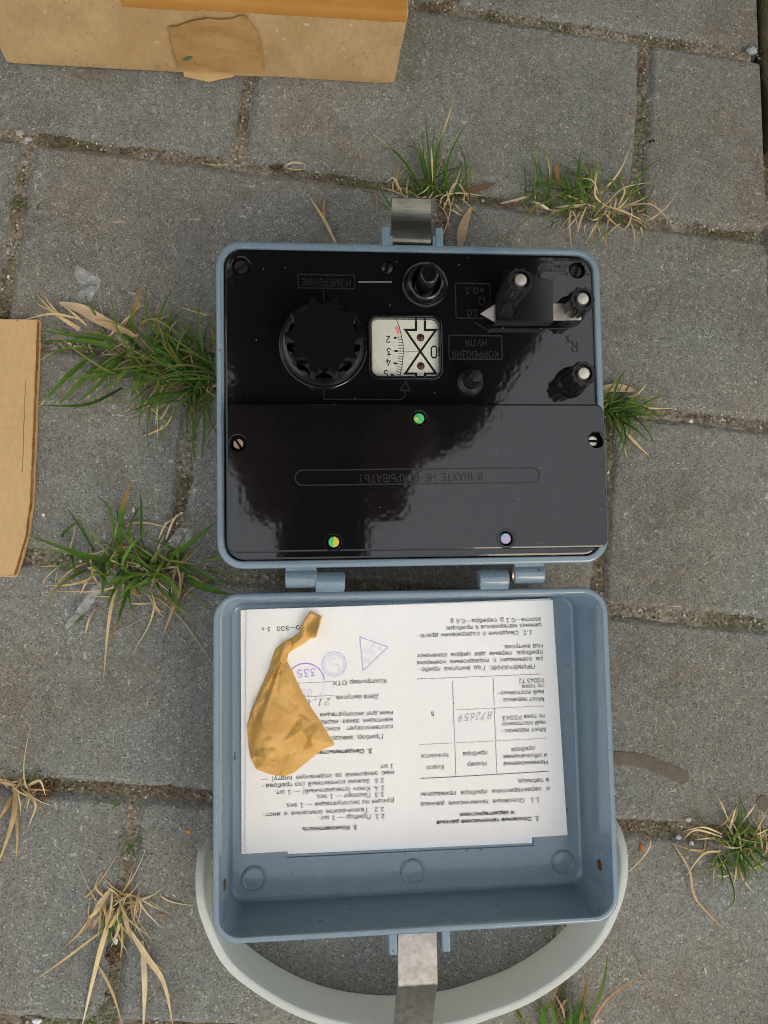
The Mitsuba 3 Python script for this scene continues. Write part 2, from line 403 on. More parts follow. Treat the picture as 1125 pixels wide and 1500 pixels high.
K0, K1 = np.array((241.80, 310.00)), np.array((240.70, 271.50))
def KERB(y):
    return K0[0] + (y - K0[1]) * (K1[0] - K0[0]) / (K1[1] - K0[1])   # the paving ends along the kerb on the right
def paver(cu, cv, lu, lv, seed):
    r = np.random.default_rng(seed)
    base = Polygon(rr(lu, lv, 4.0, 4)).exterior
    n = 150; s = np.arange(n) / n * base.length
    ring = np.array([base.interpolate(d).coords[0] for d in s])
    nrm = np.roll(ring, -1, 0) - np.roll(ring, 1, 0); nrm = np.stack([nrm[:, 1], -nrm[:, 0]], 1); nrm /= np.linalg.norm(nrm, axis=1, keepdims=True)
    wob = (meshkit.noise(np.column_stack([ring / 9.0, np.full(n, seed * 3.3)]), 1) - 0.5)[:, None]
    wob2 = (meshkit.noise(np.column_stack([ring / 2.6, np.full(n, seed * 1.7)]), 2) - 0.5)[:, None]
    dz = r.normal(0, 0.35); tx, ty = r.normal(0, 0.004, 2)
    loops = []
    for off, z, k in ((0, -12, 0), (0, -4.6, 0.5), (-0.8, -3.4, 1), (-2.4, -1.6, 1.1), (-3.9, -0.35, 1.0), (-5.0, 0, 0.8), (-8, 0.03, 0)):
        p = ring + nrm * (off + k * (1.1 * wob + 0.7 * wob2))
        loops.append(np.column_stack([p, z + dz + k * 0.35 * wob2[:, 0] + tx * p[:, 0] * 0.3 + ty * p[:, 1] * 0.3]))
    m = loft(loops, cap1=True)
    v = np.array(m.vertices); w = uv2w(v[:, 0] + cu, v[:, 1] + cv)
    w[0] = np.minimum(w[0], KERB(w[1]) - 0.5 * np.maximum(-v[:, 2], 0) + 0.5 * wob2.mean())
    return tm(np.column_stack([w[0], w[1], v[:, 2]]), m.faces)

k = 0
for i, v0 in ROWS.items():
    if i + 1 not in ROWS:
        continue
    v1 = ROWS[i + 1]
    for j in range(-4, 4):
        u0 = SHIFT[i] + 200.5 * j; k += 1
        if uv2w(u0 + 30, (v0 + v1) / 2)[0] > KERB(uv2w(u0, (v0 + v1) / 2)[1]):
            continue
        put('pavement__paver', paver(u0 + 100.2, (v0 + v1) / 2, 200.5 - 2.8, v0 - v1 - 1.9, k), 'mat_paver', smooth=50)
tag('pavement', 'grey concrete block paving with weedy sand joints', 'pavement', kind='structure')

# grit lying in the joints
ico = trimesh.creation.icosahedron()
def stones(n, spots, size, cols):
    vs, fs, cs = [], [], []
    for q in range(n):
        x, y, z = spots()
        s = size() * rng.uniform(0.6, 1.25, 3); s[2] *= 0.7
        v = ico.vertices * rng.uniform(0.75, 1.2, (12, 1)) * s
        a = rng.uniform(0, 6.28); v = v @ np.array([[math.cos(a), -math.sin(a), 0], [math.sin(a), math.cos(a), 0], [0, 0, 1]]).T + [x, y, z + 0.4 * s[2]]
        fs.append(ico.faces + 12 * len(vs)); vs.append(v)
        c = np.array(cols[rng.integers(len(cols))]) * rng.uniform(0.75, 1.2)
        cs.append(np.tile(c, (12, 1)))
    return tm(np.vstack(vs), np.vstack(fs)), np.vstack(cs)

def joint_spot():
    while True:
        if rng.random() < 0.7:
            v = ROWS[int(rng.integers(0, 6))] + rng.normal(0.6, 1.5); u = rng.uniform(-230, 290)
        else:
            i = int(rng.integers(0, 5)); v = rng.uniform(ROWS[i + 1], ROWS[i]); u = SHIFT[i] + 200.5 * int(rng.integers(-1, 2)) + rng.normal(0, 1.6)
        x, y = uv2w(u, v)
        if -190 < x < 260 and -190 < y < 310:
            return x, y, -1.9 + rng.uniform(0, 1.2)
GRITC = [(0.30, 0.25, 0.18), (0.22, 0.15, 0.09), (0.14, 0.10, 0.06), (0.38, 0.34, 0.28), (0.26, 0.25, 0.23), (0.10, 0.06, 0.035), (0.55, 0.52, 0.47)]
m, c = stones(5200, joint_spot, lambda: 0.28 + 0.5 * rng.random() ** 2.5, GRITC)
put('grit', m, 'mat_grit', smooth=False, color=c)
tag('grit', 'sand grains and tiny stones scattered along the paving joints', 'grit', kind='stuff')

# ------------------------------------------------------------------ the instrument: lower case
I = 'bridge_instrument'
tag(I, 'open grey-blue portable measuring bridge with black control panel, lid laid back', 'measuring instrument')
W, D, R0 = 162.29, 134.81, 10.5
prof = [(-7, -50.0), (-5, -49.2), (-3.4, -46), (-1.6, -6), (-1.6, -4.6), (0, -4.2), (0, -1.1), (-0.25, -0.45), (-0.8, -0.1), (-1.4, 0), (-2.5, 0), (-2.9, -0.15), (-3.2, -0.7), (-3.3, -4.5)]
shell = [loft([rrz(W, D, R0, z, o) for o, z in prof], cap0=True)]

def box_mm(x0, x1, y0, y1, z0, z1, b=0.5):
    """Bevelled block."""
    w, d, c = x1 - x0, y1 - y0, ((x0 + x1) / 2, (y0 + y1) / 2)
    f = lambda o, z: z_(rr(w + 2 * o, d + 2 * o, 0.25 + b + o, 2, c), z)
    return loft([f(-b, z0), f(0, z0 + b), f(0, z1 - b), f(-0.3 * b, z1 - 0.3 * b), f(-b, z1)], True, True)

def lugs(spans, ya, yb, step=True):
    ms = []
    for x0, x1, s in spans:
        ms.append(box_mm(x0, x1, min(ya, yb), max(ya, yb), -13, -0.15, 0.45))
    return cat(ms)
put(I + '__case', cat(shell), 'mat_paint', CASE, 35)
for x0, x1 in ((-12.4, -9.2), (10.4, 13.5)):
    put(I + '__case__latch_lug', box_mm(x0, x1, D / 2 - 0.6, 75.0, -13, -0.2, 0.4), 'mat_paint', CASE, 30)
    s = 1 if x0 < 0 else -1
    xi = x1 if x0 < 0 else x0
    put(I + '__case__latch_lug', box_mm(min(xi - 0.1 * s, xi + 1.3 * s), max(xi - 0.1 * s, xi + 1.3 * s), D / 2 - 0.6, 71.6, -12, -0.8, 0.4), 'mat_paint', CASE, 30)

def knuckle(x0, x1, y, side, edge, M, key):
    """Hinge barrel along x with its tab running to the rim edge."""
    n = 26; a = np.linspace(0, 2 * np.pi, n, endpoint=False); r = 4.0; zc = -3.1
    L = []
    for x, k in ((x0, 0.82), (x0 + 0.25, 0.93), (x0 + 0.8, 1), (x1 - 0.8, 1), (x1 - 0.25, 0.93), (x1, 0.82)):
        L.append(np.column_stack([np.full(n, x), y + k * r * np.cos(a), zc + k * r * np.sin(a)]))
    put(key, cat(loft(L, True, True), box_mm(x0 + 0.3, x1 - 0.3, min(edge, y), max(edge, y), -5.0, -0.7, 0.4)), 'mat_paint', M, 35)
HY = -D / 2 - 4.2
knuckle(-54.2, -41.2, HY, 1, -D / 2 + 1, CASE, I + '__case__hinge_knuckle')
knuckle(40.2, 53.4, HY, 1, -D / 2 + 1, CASE, I + '__case__hinge_knuckle')
for x in (-41.6, 39.4):
    put(I + '__case__hinge_pin', tube([(x, HY, -3.1), (x + 1.4, HY, -3.1)], 3.0, 14), 'mat_copper', CASE, 30)

# ------------------------------------------------------------------ black control panel
screws = [((-71.0, 57.0), 3.7), ((71.4, 57.9), 3.4)]
plug = ((-10.6, 57.0), 3.0)
mx0, my0 = (-18.90, 9.90)
mx1, my1 = (12.20, 37.40)
MC, MW, MH = ((mx0 + mx1) / 2, (my0 + my1) / 2), mx1 - mx0, my1 - my0
pw, pd = W - 7.0, D - 7.0
outer = lambda o: rr(pw + 2 * o, pd + 2 * o, 7.5 + o, 8)
PB = -0.5
L = [z_(outer(0), -4), z_(outer(0), PB - 0.7), z_(outer(-0.25), PB - 0.2), z_(outer(-0.9), PB)]
hs = [circ(c, r + 0.4) for c, r in screws + [plug]]
well = rr(MW - 1.2, MH - 1.2, 3.0, 8, MC)
ms = [loft(L), flat(Polygon(outer(-0.9), hs + [well]), PB)]
for c, r in screws + [plug]:
    ms.append(loft([z_(circ(c, r + 0.4), PB), z_(circ(c, r), PB - 0.4), z_(circ(c, r), -4)]))
ms.append(loft([z_(well, PB), z_(well, -4)]))
put(I + '__panel', cat(ms), 'mat_bakelite', CASE, 30)
P = I + '__panel'
put(P + '__backing', flat(Polygon(outer(-0.5)), -3.9), 'mat_gap', CASE, False)

def screw(key, c, z, r, bs, ang, h=1.0):
    """Slotted screw head."""
    a = math.radians(ang); d = np.array([math.cos(a), math.sin(a)])
    disc = Polygon(circ(c, r, 28)); cut = LineString([np.array(c) - 2 * r * d, np.array(c) + 2 * r * d]).buffer(0.2 * r + 0.14, cap_style='flat')
    halves = disc.difference(cut)
    ms = [None]
    for g in halves.geoms:
        ms.append(flat(g, z, h * 0.85)); ms.append(flat(g.buffer(-0.25), z + h * 0.85, h * 0.15))
    put(key, cat(ms[1:]), bs, CASE, 20)
    put(key + '__slot', flat(disc.buffer(-0.15), z + 0.42 * h), 'mat_gap', CASE, False)
for (c, r), a in zip(screws, (35, 70)):
    screw(P + '__screw', c, -3.6, r - 0.9, 'mat_knob', a, 1.2)
put(P + '__plug', lathe([(3.0, -2.0), (2.7, -0.5), (2.2, 0.25), (1.2, 0.5), (0.0, 0.55)], plug[0], 28), 'mat_bakelite_smooth', CASE, 40)

TH = 0.36
def frame_line(x0, y0, x1, y1, w=0.42):
    b = box(x0, y0, x1, y1).buffer(0.6, join_style='round')
    return b.buffer(w / 2).difference(b.buffer(-w / 2))
def label(key, polys, th=TH, z=PB):
    put(P + '__' + key, raised(polys, z - 0.05, th), 'mat_letter', CASE, False)
t = typeset('ИЗМЕРЕНИЕ', (-25.6, 50.9), (-46.4, 50.9), 3.0)
label('lettering', t + [frame_line(-47.0, 48.7, -24.9, 53.2)])
put(P + '__white_line', flat(stroke([(-22.6, 51.0), (-8.6, 51.25)], 0.45), PB - 0.05, 0.25), 'mat_white_mark', CASE, False)
label('marking', [stroke([(-37.2, 47.4), (-37.2, 42.4)], 0.4), stroke([(-37.7, 5.6), (-37.7, 1.6)], 0.4),
                  stroke([(-37.7, 1.6), (-6.0, 1.6), (-4.6, 2.4), (-4.0, 3.6), (-3.9, 5.4)], 0.4), stroke([(-5.9, 5.4), (-1.9, 5.4), (-3.6, 9.4)], 0.45, True)])
t = typeset('×10', (30.6, 39.0), (22.6, 39.0), 3.0) + typeset('Ω', (31.2, 44.0), (27.6, 44.0), 3.2) + typeset('×0,1', (30.8, 48.4), (22.0, 48.4), 2.8)
label('lettering', t + [frame_line(18.8, 36.9, 32.4, 50.6)])
t = typeset('КОРРЕКЦИЯ', (36.2, 21.3), (16.0, 21.3), 2.9) + typeset('НУЛЯ', (31.4, 26.2), (21.8, 26.2), 2.9)
label('lettering', t + [frame_line(15.5, 19.4, 36.9, 28.3)])
label('lettering', typeset('R', (71.00, 25.10), (67.40, 25.10), 4.7) + typeset('x', (67.20, 28.00), (65.10, 27.70), 4.4), 0.4)
label('lettering', typeset('872559', (66.6, 58.6), (54.4, 58.4), 2.7), 0.2)

# ------------------------------------------------------------------ dial knob
K, KC = I + '__dial_knob', (-37.6, 24.0)
put(K, lathe([(18.2, PB), (18.1, 0.1), (17.8, 0.3), (16.9, 0.35), (16.7, 0.8), (16.6, 3.2), (16.4, 3.8), (15, 4.0)], KC, 96), 'mat_bakelite_smooth', CASE, 30)
grip = Polygon(circ(KC, 15.6, 120))
for k in range(10):
    a = 2 * np.pi * k / 10 - np.pi / 2
    grip = grip.difference(Point(KC[0] + 16.3 * math.cos(a), KC[1] + 16.3 * math.sin(a)).buffer(4.0, 14))
grip = grip.buffer(-0.5).buffer(0.5, 6)
bev = grip.buffer(-0.35, join_style='mitre')
ms = [flat(grip, 3.9, 11.6)]
ms.append(flat(bev, 15.5, 0.3))
put(K + '__grip', cat(ms), 'mat_bakelite_smooth', CASE, 30)

# ------------------------------------------------------------------ push button, zero adjuster
put(I + '__push_button', lathe([(3.6, 12.2), (3.9, 11.7), (4.1, 10.8), (4.2, 4.0), (4.3, PB)][::-1] + [(3.0, 12.5), (1.2, 12.4), (0, 12.35)], (5.3, 50.3), 48), 'mat_bakelite_smooth', CASE, 40)
put(I + '__push_button__collar', lathe([(9.7, PB), (9.6, 0.5), (9.1, 0.9), (8.6, 0.7), (8.3, 1.1), (7.7, 2.5), (7.0, 3.2), (6.3, 3.3), (5.8, 2.8), (5.3, 1.2), (5.1, PB)], (5.3, 50.3), 64), 'mat_bakelite_smooth', CASE, 40)
ZC = (23.6, 8.9)
put(I + '__zero_adjuster', loft([z_(circ(ZC, r, 36) if z < 3 else np.array(ZC) + circ((0, 0), 1, 36) * (r * (1 + 0.07 * np.cos(6 * np.linspace(0, 2 * np.pi, 36, endpoint=False))))[:, None], z)
     for r, z in ((5.6, PB), (5.4, 0.6), (4.6, 1.2), (3.5, 2.0), (3.0, 6), (2.75, 11.2), (2.45, 11.9), (1.2, 12.0))], cap1=True), 'mat_knob', CASE, 30)

# ------------------------------------------------------------------ meter
Mt = I + '__meter'
bz = [(0.9, PB), (0.9, 0.3), (0.7, 0.65), (0.25, 0.75), (-0.3, 0.6), (-0.6, 0.2), (-0.65, -2.9)]
put(Mt, loft([rrz(MW - 1.8, MH - 1.8, 3.4, z, o, MC) for o, z in bz]), 'mat_bakelite_smooth', CASE, 35)
DZ = -2.6
put(Mt + '__scale_plate', flat(Polygon(rr(MW - 3.2, MH - 3.2, 2.8, 8, MC)), DZ), 'mat_dial', CASE, False)
q = lambda *p: [np.array(a) for a in p]
ARC = q((-6.90, 36.20),(-5.80, 33.20),(-5.00, 30.10),(-4.40, 26.80),(-4.10, 24.40),(-4.10, 22.40),(-4.30, 19.70),(-4.70, 16.40),(-5.30, 13.70),(-6.20, 10.70))
pr = [stroke(smooth_path([(*a, 0) for a in ARC], 60)[:, :2], 0.32)]
for a, b, w in (( (-8.00, 28.00), (-6.90, 28.20), .55), ((-6.90, 28.20), (-4.70, 28.60), .17), ((-7.90, 22.50), (-6.50, 22.50), .55), ((-6.50, 22.50), (-4.20, 22.50), .17), ((-8.30, 17.40), (-6.90, 17.20), .55), ((-6.90, 17.20), (-4.70, 16.80), .17), ((-9.60, 12.60), (-8.40, 12.20), .55), ((-8.40, 12.20), (-5.80, 11.50), .17),
                ((-6.40, 27.30), (-4.60, 27.50), .17), ((-6.20, 26.00), (-4.40, 26.20), .17), ((-6.30, 24.80), (-4.30, 24.90), .17), ((-6.30, 23.60), (-4.20, 23.70), .17),
                ((-6.20, 21.40), (-4.30, 21.40), .17), ((-6.30, 20.30), (-4.30, 20.20), .17), ((-6.50, 19.30), (-4.40, 19.10), .17), ((-6.60, 18.30), (-4.60, 18.00), .17),
                ((-7.10, 16.00), (-4.90, 15.60), .17), ((-7.10, 15.00), (-5.20, 14.60), .17), ((-7.30, 14.00), (-5.30, 13.50), .17), ((-7.60, 12.90), (-5.60, 12.30), .17), ((-8.20, 11.10), (-6.20, 10.60), .17), ((-4.10, 22.20), (3.10, 22.30), .14)):
    pr.append(stroke([a, b], w * 1.6))
pr.append(Point((-8.60, 22.50)).buffer(0.2))
for ch, a, b in (('2', (-9.30, 27.80), (-11.50, 27.80)), ('3', (-9.10, 22.70), (-11.30, 22.60)), ('4', (-9.30, 18.00), (-11.70, 18.00)), ('5', (-10.50, 13.40), (-12.70, 13.30))):
    pr += [p_.buffer(0.05) for p_ in typeset(ch, a, b, 2.9)]
pr.append(stroke(q((1.50, 36.30), (1.40, 31.60), (-3.10, 31.50), (3.10, 22.40), (9.90, 31.70), (5.20, 31.60), (5.30, 36.30)), 0.95))
pr.append(stroke(q((1.00, 10.70), (1.10, 13.00), (-3.50, 13.00), (3.10, 22.40), (9.50, 13.10), (4.90, 13.00), (4.80, 10.70)), 0.95))
pr.append(stroke(q((7.80, 23.90), (7.70, 20.70), (8.30, 19.80), (9.40, 19.90), (10.00, 20.70), (10.10, 23.90), (9.50, 24.70), (8.40, 24.70)), 0.6, True))
clip = Polygon(rr(MW - 3.4, MH - 3.4, 2.7, 8, MC))
put(Mt + '__scale_print', sheet([p.intersection(clip) for p in pr], DZ + 0.06), 'mat_ink', CASE, False)
put(Mt + '__pink_mark', flat(Polygon(q((-7.70, 32.90), (-6.00, 33.30), (-5.10, 30.20), (-6.80, 29.70))), DZ + 0.05), 'mat_pink', CASE, False)
for c in ((3.30, 28.30), (3.20, 16.20)):
    put(Mt + '__indicator', lathe([(1.62, DZ), (1.6, DZ + 0.3), (1.2, DZ + 0.65), (0.6, DZ + 0.85), (0, DZ + 0.9)], c, 28), 'mat_ruby', CASE, 50)
put(Mt + '__window', flat(Polygon(rr(MW - 3.0, MH - 3.0, 2.9, 8, MC)), -0.5), 'mat_pane', CASE, False)

# ------------------------------------------------------------------ terminals, jumper block
def terminal(c, h, key, z0=PB, base=True):
    n = 80; a = np.linspace(0, 2 * np.pi, n, endpoint=False)
    fl = lambda r, k: np.array(c) + np.stack([np.cos(a), np.sin(a)], 1) * (r * (1 + k * np.cos(10 * a)))[:, None]
    pr_ = (((6.6, z0, 0), (6.6, z0 + 1.6, 0), (6.1, z0 + 2.6, 0), (5.2, z0 + 3.4, 0.02)) if base else ((4.9, z0 - 2.0, 0.0), (4.9, z0, 0.0))) + ((4.85, z0 + 4.2, 0.06), (5.1, h - 1.1, 0.075), (4.95, h - 0.4, 0.065), (4.6, h, 0.04), (3.7, h, 0), (3.4, h - 1.6, 0), (2.4, h - 1.8, 0))
    put(key, loft([z_(fl(r, k), z) for r, z, k in pr_], cap1=True), 'mat_knob', CASE, 35)
    put(key + '__cap', lathe([(2.45, h - 1.85), (2.45, h + 0.35), (2.2, h + 0.65), (1.2, h + 0.72), (0, h + 0.75)], c, 28), 'mat_nickel', CASE, 40)
terminal((66.6, 9.0), 16.5, I + '__terminal')
terminal((67.2, 39.6), 16.5, I + '__terminal_001')
J = I + '__jumper_block'
jb = Polygon([(33.2, 32.6), (57.6, 32.8), (58.0, 50.2), (48.4, 53.0), (37.2, 54.9), (33.3, 41.0)])
TC = (39.6, 44.3)
cup = (38.60, 37.10)
jt = jb.buffer(-0.45, join_style='mitre')
hole = Point(cup).buffer(3.3, 12)
put(J, cat(flat(jb.difference(hole), 1.6, 5.9), flat(jt.difference(hole), 7.45, 0.45)), 'mat_bakelite_smooth', CASE, 25)
put(J + '__recess', lathe([(3.6, 7.8), (3.5, 8.15), (3.15, 8.15), (3.0, 7.4), (2.9, 6.5), (0, 6.4)], cup, 32), 'mat_bakelite_smooth', CASE, 40)
strip = [(27.2, 36.3), (33.6, 40.4), (37, 40.4), (62.5, 41.0), (70, 41.2), (70, 34.2), (62.5, 34.0), (37, 32.9), (33.4, 32.8)]
put(J + '__contact_strip', flat(Polygon(strip), 5.2, 0.9), 'mat_nickel', CASE, 20)
terminal(TC, 24.0, I + '__terminal_002', 8.0, False)

# ------------------------------------------------------------------ cover plate
V = I + '__cover_plate'
cx0, cx1, cy0, cy1, CZ = -76.7, 78.5, -60.9, -1.4, 6.2
cp = lambda o: rr(cx1 - cx0 + 2 * o, cy1 - cy0 + 2 * o, 3.6 + o, 6, ((cx0 + cx1) / 2, (cy0 + cy1) / 2))
sc = [((-72.10, -17.30), 3.2), ((74.90, -16.30), 3.2)]
sl = [((0.90, -7.30), 2.75), ((-34.50, -57.20), 2.75), ((35.70, -56.80), 2.75)]
put(V, slab(cp, sc + sl, PB, CZ, 0.7, 0.4), 'mat_bakelite', CASE, 25)
for c, r in sc + sl:
    put(V + '__hole_bottom', flat(Polygon(circ(c, r + 0.3)), 0.4), 'mat_gap', CASE, False)
screw(V + '__screw', sc[0][0], 2.0, 1.95, 'mat_copper', 122, 1.6)
screw(V + '__screw', sc[1][0], 0.5, 2.0, 'mat_nickel', 178, 1.4)
for (c, r), b in zip(sl, ('mat_green', 'mat_green', 'mat_lilac')):
    put(V + '__seal', lathe([(2.3, 0.4), (2.3, 4.7), (2.05, 5.1), (1.0, 5.25), (0, 5.2)], c, 26), b, CASE, 45)
    put(V + '__seal_ring', lathe([(4.1, CZ - 0.05), (3.95, CZ + 0.22), (3.75, CZ + 0.22), (3.6, CZ - 0.05)], c, 40), 'mat_bakelite_smooth', CASE, 40)
s0, s1 = -49.8, 50.4
st = LineString([(s0 + 3.2, -31.4), (s1 - 3.2, -30.9)])
ring = st.buffer(3.25, 12).difference(st.buffer(2.8, 12))
put(V + '__slogan', raised(typeset('В  ШАХТЕ  НЕ  ВСКРЫВАТЬ !', (26.6, -30.9), (-24.0, -31.5), 3.3) + [ring], CZ - 0.05, 0.5), 'mat_letter', CASE, False)

# ------------------------------------------------------------------ lid
Ld = I + '__lid'
FZ, RL = -32.0, 10.5
lp = [(-6, -35.5), (-4, -34.8), (-2.6, -32), (-1.2, -6), (-1.2, -4.4), (0, -4.0), (0, -1.0), (-0.25, -0.4), (-0.75, -0.1), (-1.2, 0), (-1.9, 0), (-2.3, -0.15), (-2.6, -0.7), (-2.8, -5.0), (-3.0, -6.0), (-4.1, FZ + 2.2), (-4.35, FZ + 1.0), (-4.9, FZ + 0.3), (-5.7, FZ)]
put(Ld, cat(loft([rrz(W, D, RL, z, o, n=9) for o, z in lp], cap0=True), flat(Polygon(rr(W - 11.4, D - 11.4, 4.8, 9)), FZ)), 'mat_paint', LID, 35)
for c in ((-67.20, -54.00), (0.90, -54.30), (67.90, -53.70)):
    put(Ld + '__boss', lathe([(5.5, FZ - 0.05), (5.2, FZ + 0.55), (4.8, FZ + 0.7), (4.45, FZ + 0.55), (4.25, FZ + 0.15), (3.9, FZ + 0.12), (2.5, FZ + 0.22), (0, FZ + 0.22)], c, 40), 'mat_paint', LID, 40)
fr = box(-54.0, -46.8, 55.8, 20.0)
put(Ld + '__label_frame', cat(flat(fr.difference(fr.buffer(-0.9, join_style='mitre')), FZ - 0.02, 0.9), flat(fr.buffer(-1.5, join_style='mitre').difference(fr.buffer(-2.3, join_style='mitre')), FZ - 0.02, 0.9)), 'mat_paint', LID, 25)
for s, yy in ((-1, -49.2), (1, -49.0)):
    n = 20; a = np.linspace(0, 2 * np.pi, n, endpoint=False)
    xw = s * (W / 2 - 3.35)
    L = [np.column_stack([np.full(n, xw - s * d), yy + r * np.cos(a), -12.5 + r * np.sin(a)]) for d, r in ((-0.3, 2.4), (0.25, 2.2), (0.5, 1.3))]
    put(Ld + '__rivet', loft(L if s < 0 else L, cap1=True), 'mat_rust', LID, 30)
knuckle(-40.6, -28.4, D / 2 + 4.0, -1, D / 2 - 1, LID, Ld + '__hinge_knuckle')
knuckle(27.0, 39.6, D / 2 + 4.0, -1, D / 2 - 1, LID, Ld + '__hinge_knuckle')
for x0, x1 in ((-12.9, -9.6), (8.2, 11.5)):
    put(Ld + '__latch_lug', box_mm(x0, x1, -75.0, -D / 2 + 0.6, -12, -0.25, 0.4), 'mat_paint', LID, 30)

# ------------------------------------------------------------------ latch hook on the case, latch strap on the lid
def ribbon(path, w0, w1, th, r=1.2):
    """Sheet-metal strip: path of (y, z) with half widths from w0 to w1 about x = 0, thickness th."""
    p = np.asarray(path, float); n = len(p)
    t = np.gradient(p, axis=0); t /= np.linalg.norm(t, axis=1, keepdims=True); nn = np.stack([-t[:, 1], t[:, 0]], 1)
    s = np.linspace(0, 1, n); w = w0 + (w1 - w0) * s
    top, bot = p + nn * th / 2, p - nn * th / 2
    L = []
    for i in range(n):
        e = min(0.25, th * 0.3)
        L.append(np.array([[-w[i] + e, *bot[i]], [w[i] - e, *bot[i]], [w[i], *(bot[i] * 0.75 + top[i] * 0.25)], [w[i], *(bot[i] * 0.25 + top[i] * 0.75)], [w[i] - e, *top[i]], [-w[i] + e, *top[i]], [-w[i], *(bot[i] * 0.25 + top[i] * 0.75)], [-w[i], *(bot[i] * 0.75 + top[i] * 0.25)]]))
    return loft(L, True, True)
a = np.linspace(-2.6, 1.45, 18)
hook = [(71.4 - 3.2 * math.cos(x), -5.2 + 3.2 * math.sin(x)) for x in a[::1]]
hook += [(73.0, -2.05), (75, -2.2), (77.5, -2.9), (80, -3.2), (82.5, -2.6), (85, -1.2), (87.0, 0.6)]
Hk = I + '__latch_hook'
hm = ribbon(hook, 8.4, 8.6, 0.9)
hm.apply_translation([0.3, 0, 0])
put(Hk, hm, 'mat_dark_steel', CASE, 40)
sm = ribbon([(-67.6, -1.6), (-72, -1.6), (-80, -1.9), (-86.6, -2.2), (-87.6, -2.6), (-88.4, -3.4), (-96, -9.8), (-104, -15.8), (-112, -21)], 7.9, 8.1, 0.9)
sm.apply_translation([-1.5, 0, 0])
put(I + '__latch_strap', sm, 'mat_steel', LID, 20)

# ------------------------------------------------------------------ carrying handle: a bent band standing on edge
hp = smooth_path([(-42.6, -105, 0), (-42.6, -116, 0), (-40.6, -128, 0), (-33.5, -145.5, 0), (-22.3, -157.5, 0), (-3.0, -169.4, 0), (17.5, -176.4, 0), (40, -179.3, 0), (60, -178.6, 0), (75, -175.5, 0), (93, -170.0, 0), (112, -159.5, 0), (124.5, -147.0, 0), (132, -130, 0), (134.3, -113, 0), (133.4, -101, 0)], 90)[:, :2]
n = len(hp)
t = np.gradient(hp, axis=0); t /= np.linalg.norm(t, axis=1, keepdims=True); nn = np.stack([t[:, 1], -t[:, 0]], 1)   # outward
seg = np.concatenate([[0], np.cumsum(np.linalg.norm(np.diff(hp, axis=0), axis=1))])
end = np.minimum(seg, seg[-1] - seg)
L = []
for i in range(n):
    e = end[i]
    hgt = 28.0 if e > 24 else 28.0 * math.sqrt(max(1 - ((24 - e) / 26.5) ** 2, 0.02)) * 0.85 + 28 * 0.15
    zb = 0.4 + 10.0 * max(0, 1 - e / 60) ** 1.3
    zt = zb + hgt; th = 1.1
    o = lambda d, z: [*(hp[i] + nn[i] * d), z]
    L.append(np.array([o(-th, zb + .8), o(-th * .6, zb), o(th * .6, zb), o(th, zb + .8), o(th, zt - 2.6), o(th + 1.0, zt - 2.0), o(th + 1.3, zt - 0.9), o(th + .9, zt - .2), o(th * .2, zt), o(-th * .7, zt - .3), o(-th, zt - .9)]))
put(I + '__handle', loft(L, True, True), 'mat_handle', WORLD, 40)

# ------------------------------------------------------------------ papers in the lid
def poly_sheet(pts, z, th, bsdf, key, wave=0.0, tagc=None):
    """A stack of leaves: outline extruded downwards from height z(x, y) with a fine grid on top."""
    g = Polygon(pts)
    x0, y0, x1, y1 = g.bounds
    nx_, ny_ = 46, 34
    def bil(s, t):
        a, b, c, d = [np.array(p) for p in pts]          # corners: far-left, far-right, near-right, near-left
        return (a * (1 - s) + b * s) * (1 - t) + (d * (1 - s) + c * s) * t
    top = np.array([[*bil(s, t), 0] for t in np.linspace(0, 1, ny_) for s in np.linspace(0, 1, nx_)])
    top[:, 2] = z(top[:, 0], top[:, 1]) if callable(z) else z
    bot = top.copy(); bot[:, 2] -= th
    i = (np.arange(ny_ - 1)[:, None] * nx_ + np.arange(nx_ - 1)).ravel()
    q = np.stack([i + nx_, i + nx_ + 1, i + 1, i], 1); n_ = len(top)
    edge = list(range(nx_)) + [r * nx_ + nx_ - 1 for r in range(1, ny_)] + [(ny_ - 1) * nx_ + c for c in range(nx_ - 2, -1, -1)] + [r * nx_ for r in range(ny_ - 2, 0, -1)]
    e = np.array(edge); e2 = np.roll(e, -1)
    side = np.stack([e, e2, e2 + n_, e + n_], 1)
    put(key, tm(np.vstack([top, bot]), np.vstack([q, side])), bsdf, LID, 30)

B = 'open_booklet'
tag(B, 'cream printed booklet lying open upside down in the grey-blue lid', 'booklet')
FX = 0.6   # the fold
def page_z(x, y):
    x, y = np.asarray(x, float), np.asarray(y, float)
    return -29.2 + 0.55 * np.exp(-((x - FX) / 9.0) ** 2) * (-1) + 0.5 * np.sin((x + 75) / 150 * np.pi) + 0.25 * meshkit.noise(np.stack([x / 38, y / 38, x * 0 + 2], -1))
A1, A2, A3, A4 = (-70.00, 60.00), (66.40, 61.70), (69.60, -41.30), (-70.70, -42.40)
tA = lambda s, a, b: (a[0] + (b[0] - a[0]) * s, a[1] + (b[1] - a[1]) * s)
sA = (FX - A1[0]) / (A2[0] - A1[0])
mt, mb = tA(sA, A1, A2), tA(sA, A4, A3)
poly_sheet([A1, mt, mb, A4], page_z, 0.35, 'mat_paper', B + '__page')
poly_sheet([mt, A2, A3, mb], page_z, 0.35, 'mat_paper', B + '__page')
u1, u2, u3, u4 = (-72.50, 59.70), (65.70, 62.40), (64.00, -41.00), (-72.20, -43.00)
poly_sheet([u1, u2, u3, u4], lambda x, y: page_z(x, y) - 0.75, 0.9, 'mat_paper', B + '__lower_leaves')
Wl = 'white_leaflet'
tag(Wl, 'bluish white leaflet sticking out below the cream booklet', 'leaflet')
